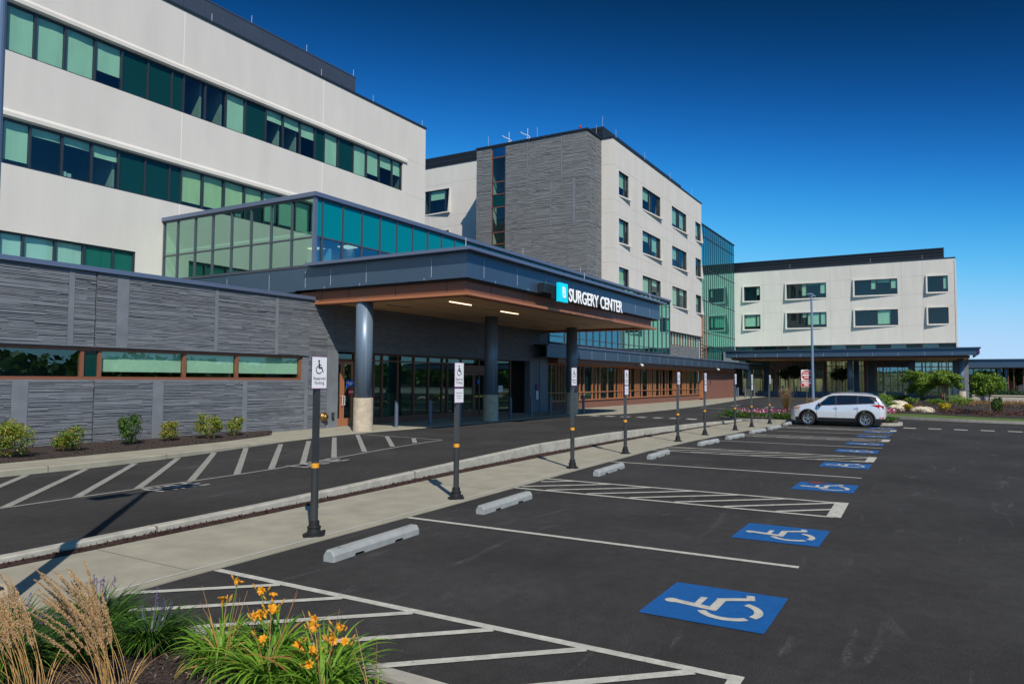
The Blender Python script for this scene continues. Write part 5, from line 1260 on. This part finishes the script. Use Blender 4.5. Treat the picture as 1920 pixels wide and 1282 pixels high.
        q = MB(); q.tube([W(-1.6, sd * .60, 1.57), W(-1.2, sd * .60, 1.635), W(.0, sd * .60, 1.65), (W(.3, sd * .60, 1.60))], .016, 6); q.build("roof_rail", "rim", t)
        q = MB(); q.face([W(x, sd * (ip(wid, x) * .97 + .02), z) for x, z in ((2.10, .58), (1.98, .52), (2.10, .46), (2.21, .50))]); q.build("fog_light_recess", "car_black", t)
    q = MB(); q.box(0, 0, 0, 0, 0, 0)
    q = MB(); q.tube([W(.42, .15, 1.05), W(.42, -.15, 1.05)], .15, 8); q.tube([W(-.3, .38, .6), W(-.42, .38, 1.25)], .18, 8); q.tube([W(-.3, -.38, .6), W(-.42, -.38, 1.25)], .18, 8); q.build("seats", "car_black", t)
    return t
build_car(39.85, 4.36, math.pi / 2)

# ================================================================ VEGETATION
def leaf_ball(bm, c, r, n, ls, mi=(0,), flat=1.0, shell=.55, asp=.5):
    c = Vector(c)
    for i in range(n):
        d = Vector((random.gauss(0, 1), random.gauss(0, 1), random.gauss(0, 1))).normalized(); k = random.uniform(shell, 1) ** .7
        p = c + Vector((d.x * r[0], d.y * r[1], d.z * r[2])) * k
        nn = (d + Vector((random.gauss(0, .7), random.gauss(0, .7), random.gauss(0, .7)))).normalized()
        bm.leaf(p, ls * random.uniform(.6, 1.3), random.choice(mi), nn, asp)
def shrub(lbl, cat, name, x, y, z, w_, h_, mats, n=900, ls=.035, grp=None, clumps=7):
    t = thing(name, lbl, cat, (x, y, z), grp)
    q = MB()
    for k in range(5):
        a = random.uniform(0, 6.28); q.tube([(x, y, z), (x + math.cos(a) * w_ * .3, y + math.sin(a) * w_ * .3, z + h_ * .6)], [.015, .006], 5)
    q.build("stem", "bark", t)
    q = MB(); mi = list(range(len(mats)))
    leaf_ball(q, (x, y, z + h_ * .48), (w_ * .44, w_ * .44, h_ * .46), n // 2, ls, mi, shell=.3)
    for k in range(clumps):
        a = random.uniform(0, 6.28); rr = w_ * random.uniform(.2, .38); zz = z + h_ * random.uniform(.3, .85)
        leaf_ball(q, (x + math.cos(a) * rr, y + math.sin(a) * rr, zz), (w_ * .2, w_ * .2, h_ * .2), n // clumps // 2, ls, mi, shell=.2)
    q.build("foliage", mats, t); return t
SG_ = "shrubs planted along the stone wall"
shrub("low bushy shrub with orange-tinged leaves at the left edge, below the smooth pilaster", "shrub", "shrub", 9.45, 20.1, .17, 1.25, .95, ["leaf_bright", "leaf_orange", "leaf_bright"], 2600, .035, SG_)
shrub("small round yellow-green shrub, second along the stone wall", "shrub", "shrub", 11.05, 20.45, .17, .85, .72, ["leaf_bright", "leaf_bright", "leaf_orange", "leaf_green"], 1800, .033, SG_)
shrub("tallest upright dark green shrub of the wall bed, third from the left", "shrub", "shrub", 13.0, 20.85, .19, .78, .98, ["leaf_green", "leaf_green", "leaf_dark"], 2200, .033, SG_)
shrub("small orange-brown shrub beside the lower smooth pilaster", "shrub", "shrub", 14.45, 21.05, .2, .66, .66, ["leaf_orange", "leaf_bright"], 1500, .03, SG_)
shrub("wide round shrub with orange tips, fifth along the stone wall", "shrub", "shrub", 15.75, 20.9, .2, .98, .86, ["leaf_bright", "leaf_orange", "leaf_bright"], 2200, .033, SG_)
shrub("small yellow-green shrub below the outlet box, rightmost along the stone wall", "shrub", "shrub", 17.0, 21.2, .2, .66, .70, ["leaf_bright", "leaf_bright", "leaf_orange"], 1500, .03, SG_)

def tree(lbl, x, y, z, h_, w_, mats, n=5200, ls=.11, trunk_h=.34, name="small_tree", grp=None, cat="tree", lean=0, shell=.15):
    t = thing(name, lbl, cat, (x, y, z), grp); q = MB()
    th = h_ * trunk_h; tips = []
    q.tube([(x, y, z - .1), (x + .03, y, z + th * .5), (x + lean * .3, y + .02, z + th), (x + lean * .6, y, z + h_ * .75)], [.06 * h_ / 3, .05 * h_ / 3, .042 * h_ / 3, .015], 8)
    for k in range(11):
        a = k * 2.4 + random.random(); zz = z + th + (h_ - th) * random.uniform(0, .55); L = w_ * random.uniform(.3, .47)
        e = (x + math.cos(a) * L, y + math.sin(a) * L, zz + (h_ - th) * random.uniform(.15, .42)); tips.append(e)
        q.tube([(x, y, zz - .1), ((x + e[0]) / 2, (y + e[1]) / 2, (zz + e[2]) / 2 - .03), e], [.025, .015, .005], 5)
    q.build("trunk", "bark", t); q = MB(); mi = list(range(len(mats)))
    for e in tips:
        for s_ in range(3):
            c = (e[0] + random.gauss(0, w_ * .07), e[1] + random.gauss(0, w_ * .07), e[2] + random.gauss(0, h_ * .05))
            leaf_ball(q, c, (w_ * .16, w_ * .16, h_ * .10), n // 50, ls, mi, shell=shell)
    leaf_ball(q, (x, y, z + th + (h_ - th) * .62), (w_ * .30, w_ * .30, (h_ - th) * .36), n // 4, ls, mi, shell=.2)
    q.build("crown", mats, t); return t
TG = "young trees in the planting bed"
TM = ["leaf_tree", "leaf_bright", "leaf_tree", "leaf_bright", "leaf_green"]
tree("young green tree right of the seat wall bollard, nearest of the planting bed", 55.6, -2.85, .1, 2.7, 1.85, TM, 5200, .075, .36, grp=TG)
tree("round young green tree left of its neighbour, before the lobby windows", 84.5, 1.4, .2, 3.1, 3.1, TM, 6500, .11, .2, grp=TG)
tree("young green tree beside the far canopy's right column", 82.5, -.55, .2, 3.2, 2.75, TM, 6500, .11, .28, grp=TG)
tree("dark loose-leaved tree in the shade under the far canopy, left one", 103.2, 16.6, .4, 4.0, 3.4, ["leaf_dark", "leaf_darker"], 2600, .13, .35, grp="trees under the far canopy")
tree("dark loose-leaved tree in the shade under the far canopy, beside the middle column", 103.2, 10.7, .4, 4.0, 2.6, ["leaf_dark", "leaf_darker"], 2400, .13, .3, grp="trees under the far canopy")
for i, (x, y, h_) in enumerate(((118, -9.2, 4.4), (122, -11.5, 4.6), (150, -15.4, 6.6), (165, -22, 7.5))):
    tree(["dark tree behind the low pavilion, left one", "dark tree behind the low pavilion, right one", "dark treetop rising above the low pavilion roof at the right edge", "farthest tree beyond the right edge of the pavilion"][i], x, y, 0, h_, h_ * .8, ["leaf_dark", "leaf_green"], 3800, .28, .2, name="tree", grp="trees beyond the low pavilion")
# boulders
def boulder(lbl, x, y, w_, d_, h_):
    q = MB(); n = 14; rows = []; ph = [random.uniform(.82, 1.18) for _ in range(n)]
    for zf, rf in ((-.1, .95), (.12, 1.03), (.4, 1.0), (.68, .86), (.88, .6), (1.0, .25)):
        rows.append([(x + d_ / 2 * rf * ph[k] * math.cos(2 * math.pi * k / n) * random.uniform(.93, 1.07), y + w_ / 2 * rf * ph[k] * math.sin(2 * math.pi * k / n) * random.uniform(.95, 1.05), .14 + h_ * (zf + .08 * math.sin(k * 1.3) * (zf > .3))) for k in range(n)])
    q.ring(rows); o = q.build("boulder", "boulder", loc=(x, y, .14)); tag(o, lbl, "boulder", "pale boulders in the planting bed")
boulder("pale boulder farthest back, beside the dark square column, behind the car's roof", 84, 6.0, 2.2, 1.2, .6)
boulder("large pale boulder above and right of the car's tail, upper one", 68.0, 2.95, 1.8, 1.0, .50)
boulder("pale boulder just right of the car's tail, lower left one", 58.6, 2.62, 1.2, .8, .42)
boulder("long low pale boulder right of the yellow shrub", 57.4, .95, 1.45, .8, .36)
# shrubs in the bed
YS = [("small golden shrub between the two front boulders", 58.6, 1.82, .7, .5), ("small golden shrub at the middle of the planting bed", 62.0, -.42, .8, .55)]
for l, x, y, w_, h_ in YS: shrub(l, "shrub", "golden_shrub", x, y, .14, w_, h_, ["leaf_yellow"], 1300, .05, "golden shrubs in the planting bed")
GS = [("yellow-green shrub left of the upper boulder", 70.8, 4.1, 1.7, .8, 0), ("bright round shrub beside the far canopy's right column base", 72.0, -1.55, 2.0, 1.05, 1), ("yellow-green shrub behind the car's rear roof", 82, 4.6, 1.6, .9, 1), ("yellow-green shrub in front of the lobby doors", 86, 3.9, 1.5, .85, 1),
      ("dark rounded shrub in front of the lobby windows", 86, 3.1, 1.2, .7, 2), ("green shrub at the foot of the left bed tree", 78, 2.2, 1.7, .6, 0), ("low green shrub left of the canopy column", 76.5, .2, 2.0, .6, 0), ("low green shrub behind the front boulders", 66, 3.6, 1.7, .7, 0), ("conifer-like dark shrub behind the nearest bed tree", 57.2, -3.25, .75, 1.15, 2)]
for l, x, y, w_, h_, k in GS: shrub(l, "shrub", "green_shrub", x, y, .14, w_, h_, (["leaf_green", "leaf_tree"], ["leaf_bright", "leaf_tree"], ["leaf_dark", "leaf_green"])[k], 1300, .06, "green shrubs in the planting bed")
b = MB()
for i in range(120):
    y = random.uniform(-9, 5); x = random.uniform(53.3, 58.5) + (0 if y < 0 else 1.2) + max(0, -y) * -.25
    leaf_ball(b, (x, y, .28), (.36, .36, .17), 34, .05, (0,), shell=.1)
for i in range(95):
    y = random.uniform(-9, 6.5); x = random.uniform(61, 82)
    leaf_ball(b, (x, y, .26), (.45, .45, .17), 26, .06, random.choice(((0,), (1,), (1,), (2,))), shell=.1)
tag(b.build("barberry_undergrowth", ["leaf_red", "leaf_brown", "leaf_dark"]), "dark red and brown ground shrubs filling the mulched planting bed", "undergrowth", kind="stuff")
b = MB()
for i in range(1500):
    x = random.uniform(82.5, 84.8); y = random.uniform(-9, -1.8); a = random.uniform(0, 6.28); h_ = random.uniform(.3, .6)
    b.face([(x, y, .1), (x + .02, y + .03, .1), (x + math.cos(a) * .25, y + math.sin(a) * .25, .1 + h_)])
tag(b.build("fountain_grass", "straw"), "pale tan ornamental grass along the beige seat wall", "ornamental grass", kind="stuff")
b = MB()
for i in range(260): leaf_ball(b, (random.uniform(90, 94), random.uniform(-14, -3.2), random.uniform(.4, 1.3)), (.5, .5, .4), 14, .12, (0,), shell=.1)
tag(b.build("hedge", "leaf_dark"), "loose grey-green hedge growing behind the beige seat wall", "hedge")
# flower bed at the row's end
b = MB()
for i in range(360):
    y = random.uniform(1.95, 10.6); x = random.uniform(41.15, 43.4)
    leaf_ball(b, (x, y, .3), (.3, .3, .2 + .12 * math.sin(y * 2)), 44, .045, (0, 0, 1), shell=.15)
for i in range(520):
    y = random.choice((random.uniform(6.9, 9.8), random.uniform(1.9, 2.7))); x = random.uniform(41.1, 43); z = .45 + random.uniform(0, .22) + (.15 if y < 3 else 0)
    b.leaf((x, y, z), .045, 2 if random.random() < .85 else 3)
tag(b.build("flower_bed", ["leaf_green", "leaf_dark", "pink", "sign_white"]), "pink and white flowers over low green foliage in the kerbed island behind the car", "flower bed", kind="stuff")
def grass_tuft(lbl, x, y, h_, n, w_):
    q = MB()
    for i in range(n):
        a = random.uniform(0, 6.28); r_ = random.uniform(.02, w_); hh = h_ * random.uniform(.6, 1); p = Vector((x + math.cos(a) * .08, y + math.sin(a) * .08, .1)); e = Vector((x + math.cos(a) * r_, y + math.sin(a) * r_, .1 + hh))
        q.face([p, p + Vector((.012, .012, 0)), e]); [q.leaf(e - Vector((0, 0, random.uniform(0, .3))), .035, 1, None, .3) for _ in range(3)]
    o = q.build("feather_grass", ["straw", "plume"], loc=(x, y, .1)); tag(o, lbl, "ornamental grass", "tan grass tufts near the lamp post")
grass_tuft("tall tan grass tuft left of the do not enter sign", 54.6, 9.35, 1.75, 260, .55)
grass_tuft("tan grass tuft at the foot of the far lamp post", 57.0, 7.9, 1.0, 200, .5)

# ---- foreground plants
def blade(bm, p, d, L, w0, droop, mi=0, seg=7, up=1.0):
    """arching strap leaf from p heading along horizontal d"""
    p = Vector(p); d = Vector((d[0], d[1], 0)).normalized(); s_ = Vector((-d.y, d.x, 0)); tw = random.uniform(-.5, .5)
    pts = []; ang = math.atan2(up, random.uniform(.25, .7)); q = p.copy()
    for i in range(seg + 1):
        f = i / seg; wd = w0 * (1 - f ** 2.2) * (.55 + .45 * min(1, f * 4)); pts.append((q.copy(), wd))
        a = ang - droop * f ** 1.2; q = q + (d * math.cos(a) + Vector((0, 0, 1)) * math.sin(a)) * (L / seg)
    k = len(bm.v)
    for q, wd in pts:
        o_ = (s_ * math.cos(tw) + Vector((0, 0, 1)) * math.sin(tw)) * wd / 2; bm.v += [tuple(q - o_), tuple(q + o_)]
    for i in range(seg): bm.f.append((k + 2 * i, k + 2 * i + 1, k + 2 * i + 3, k + 2 * i + 2)); bm.mi.append(mi)
def lily_flower(t, c, d, r_=.05, mt="lily"):
    q = MB(); c = Vector(c); d = Vector(d).normalized(); u = d.cross(Vector((.2, .3, 1))).normalized(); v = d.cross(u)
    for k in range(6):
        a = k * math.pi / 3 + .2; o_ = u * math.cos(a) + v * math.sin(a); o2 = -u * math.sin(a) + v * math.cos(a); ww = .42 if k % 2 else .30
        p0 = c - d * r_ * 1.2; p1 = c + o_ * r_ * .35; p2 = c + d * r_ * .35 + o_ * r_ * .85; p3 = c + d * r_ * .15 + o_ * r_ * 1.25
        n = len(q.v); q.v += [tuple(p0), tuple(p1 - o2 * r_ * ww * .7), tuple(p1 + o2 * r_ * ww * .7), tuple(p2 - o2 * r_ * ww), tuple(p2 + o2 * r_ * ww), tuple(p3)]
        for f in ((0, 1, 2), (1, 3, 4, 2), (3, 5, 4)): q.f.append(tuple(n + i for i in f)); q.mi.append(0)
    q.tube([c - d * r_ * 2.2, c - d * r_ * 1.0], [.004, .011], 6, 0)
    q.build("flower", mt, t, smooth=True)
def daylily(lbl, x, y, n, L, flowers, z=.04):
    t = thing("daylily", lbl, "daylily", (x, y, z), "orange daylily clumps in the foreground bed")
    q = MB()
    for i in range(n):
        a = random.uniform(0, 6.28); r_ = random.uniform(0, .13); ln = L * random.uniform(.45, 1.0)
        mi = 1 if random.random() < .035 else 0
        blade(q, (x + math.cos(a) * r_, y + math.sin(a) * r_, z), (math.cos(a) + random.gauss(0, .3), math.sin(a) + random.gauss(0, .3)), ln, random.uniform(.016, .027), random.uniform(1.2, 2.9), mi)
    for i in range(9):
        a = random.uniform(0, 6.28); blade(q, (x + math.cos(a) * .1, y + math.sin(a) * .1, z), (math.cos(a), math.sin(a)), L * random.uniform(.5, .9), .010, random.uniform(2.2, 3.0), 1, up=.5)
    q.build("foliage", ["blade_green", "dead_leaf"], t)
    q = MB(); ends = []
    for (fx_, fy_, fz) in flowers:
        bx_ = x + random.gauss(0, .04); by_ = y + random.gauss(0, .04); q.tube([(bx_, by_, z), ((bx_ + fx_) / 2 - .01, (by_ + fy_) / 2, z + (fz - z) * .55), (fx_, fy_, fz - .03)], [.0045, .004, .003], 5)
        ends.append((fx_, fy_, fz))
        for k in range(random.randint(1, 3)):
            a = random.uniform(0, 6.28); e = (fx_ + math.cos(a) * .05, fy_ + math.sin(a) * .05, fz + random.uniform(-.05, .03)); q.tube([(fx_, fy_, fz - .06), e], .0025, 4)
            bq = MB(); bq.tube([e, (e[0] + math.cos(a) * .015, e[1] + math.sin(a) * .015, e[2] + .02), (e[0] + math.cos(a) * .03, e[1] + math.sin(a) * .03, e[2] + .045)], [.003, .009, .003], 6); bq.build("bud", "lily_bud", t, smooth=True)
    for k in range(3):
        a = random.uniform(0, 6.28); q.tube([(x, y, z), (x + math.cos(a) * .08, y + math.sin(a) * .08, z + .3), (x + math.cos(a) * .16, y + math.sin(a) * .16, z + random.uniform(.42, .6))], [.004, .003, .0015], 4, 1)
    q.build("stalk", ["blade_green", "dead_leaf"], t)
    for e in ends:
        d = Vector((random.gauss(-.45, .5), random.gauss(-.35, .5), random.uniform(.1, .8))); lily_flower(t, e, d, random.uniform(.027, .038))
    return t
daylily("orange daylily clump farthest left, beside the dark liriope tuft", 3.78, 4.80, 170, .54, [(4.16, 5.10, 0.50), (3.96, 5.03, 0.42)])
daylily("daylily clump at the centre with tall orange trumpets held highest", 3.98, 4.42, 150, .58, [(4.13, 4.77, 0.48), (4.19, 4.70, 0.44), (3.89, 4.55, 0.38), (3.96, 4.43, 0.44)])
daylily("large daylily clump in front, blades spilling over the mulch", 3.66, 4.14, 230, .58, [(3.86, 4.45, 0.42), (3.89, 4.37, 0.46), (3.66, 4.20, 0.34)])
daylily("daylily clump right of centre with several open orange flowers", 3.88, 3.82, 190, .58, [(4.03, 4.07, 0.40), (3.99, 3.85, 0.32), (3.91, 3.95, 0.40), (3.83, 4.03, 0.28)])
daylily("daylily clump nearest the hatched aisle, farthest right", 3.66, 3.62, 210, .60, [(3.96, 3.75, 0.42), (3.93, 3.67, 0.34), (3.76, 3.81, 0.30), (3.81, 3.67, 0.38), (3.65, 3.73, 0.26)])
daylily("daylily clump leaning towards the liriope, without open flowers", 3.66, 4.62, 150, .42, [])
daylily("low daylily tuft at the bottom edge, right of the others", 3.62, 3.12, 110, .42, [])
def liriope(lbl, x, y, n, L, spikes=16):
    t = thing("liriope", lbl, "liriope", (x, y, .04), "dark liriope tufts in the foreground bed"); q = MB()
    for i in range(n):
        a = random.uniform(0, 6.28); r_ = random.uniform(0, .16)
        blade(q, (x + math.cos(a) * r_, y + math.sin(a) * r_, .04), (math.cos(a) + random.gauss(0, .3), math.sin(a) + random.gauss(0, .3)), L * random.uniform(.5, 1.05), random.uniform(.010, .016), random.uniform(.9, 2.4), 1 if random.random() < .16 else 0, 6)
    q.build("foliage", ["blade_dark", "blade_green"], t); q = MB()
    for i in range(spikes):
        a = random.uniform(0, 6.28); r_ = random.uniform(.05, .22); e = Vector((x + math.cos(a) * r_, y + math.sin(a) * r_, .04 + L * random.uniform(.7, .98))); q.tube([(x, y, .04), e], .002, 4)
        for k in range(24): q.leaf(e + Vector((random.gauss(0, .006), random.gauss(0, .006), -random.random() * .11)), .007, 0, None, .8)
    q.build("flower_spike", "violet", t)
liriope("dark liriope tuft nearest the daylilies, with a few violet spikes", 3.62, 5.45, 800, .46, 6)
liriope("dark liriope tuft behind the tan plumes, at the sidewalk corner", 3.60, 6.15, 850, .52, 7)
liriope("dark liriope tuft at the foot of the lamp pedestal, far left", 3.02, 6.35, 800, .52, 4)
liriope("dark liriope tuft between the two plume clumps and the kerb", 3.30, 5.75, 700, .44, 3)
liriope("dark liriope mass behind the plumes at the left edge", 2.78, 5.85, 800, .50, 2)
def reed_grass(lbl, x, y, n, h_, lean):
    t = thing("feather_reed_grass", lbl, "ornamental grass", (x, y, .04), "feather reed grass clumps in the foreground"); q = MB(); pq = MB()
    for i in range(n):
        a = random.uniform(0, 6.28); r_ = random.uniform(0, .13); b0 = Vector((x + math.cos(a) * r_, y + math.sin(a) * r_, .04)); H_ = h_ * random.uniform(.72, 1.05)
        k = random.uniform(.35, 1.35); dv = Vector((lean[0] * k + random.gauss(0, .09), lean[1] * k + random.gauss(0, .09), 0))
        pts = [b0 + dv * (f ** 1.9) + Vector((0, 0, H_ * (f - .10 * f ** 3 * k))) for f in [j / 9 for j in range(10)]]
        q.tube(pts, [.0024 - .0014 * j / 9 for j in range(10)], 4)
        st_ = random.uniform(.46, .60)
        for j in range(330):
            f = st_ + (1 - st_) * random.random(); u = f * 9; i0 = min(8, int(u)); c = pts[i0].lerp(pts[i0 + 1], u - i0); tt = (pts[i0 + 1] - pts[i0]).normalized()
            g = (f - st_) / (1 - st_); rr = .019 * math.sin(math.pi * min(1, g * .9 + .1)) ** .7 * (1 - .35 * g)
            off = Vector((random.gauss(0, 1), random.gauss(0, 1), random.gauss(0, .3))).normalized() * rr * random.random()
            c2_ = c + off; e = (tt + off.normalized() * .35).normalized(); s_ = e.cross(Vector((random.random(), random.random(), random.random()))).normalized() * .0022
            L = random.uniform(.008, .016); pq.face([c2_ - s_, c2_ + e * L * .5 - s_ * 1.3, c2_ + e * L, c2_ + e * L * .5 + s_ * 1.3, c2_ + s_])
    for i in range(int(n * 1.3)):
        a = random.uniform(0, 6.28); blade(q, (x + math.cos(a) * .1, y + math.sin(a) * .1, .04), (math.cos(a) + lean[0], math.sin(a) + lean[1]), h_ * random.uniform(.3, .55), .005, random.uniform(.7, 1.8), 0, 5, 1.4)
    q.build("stem", "straw", t); pq.build("plume", "plume", t)
reed_grass("feather reed grass clump with dense tan plumes, the fuller right one", 2.86, 4.72, 36, .95, (-.16, .40))
reed_grass("feather reed grass clump with thinner tan plumes at the left edge", 2.62, 5.18, 24, .88, (-.14, .38))

# distant tree belt all around, seen in the window reflections and at the horizon
b = MB()
for i in range(700):
    a = random.uniform(0, 1); 
    if a < .62: x = random.uniform(-130, 300); y = random.uniform(-112, -96)
    else: x = random.uniform(-140, -110); y = random.uniform(-110, 90)
    h_ = random.uniform(4.5, 7.5); leaf_ball(b, (x, y, h_ * .5), (random.uniform(3.5, 6), random.uniform(3.5, 6), h_ * .5), 60, 1.0, (0, 1), shell=.5, asp=.8)
tag(b.build("tree_belt", ["leaf_tree", "leaf_green"]), "distant belt of green trees around the hospital grounds", "woods", kind="stuff")
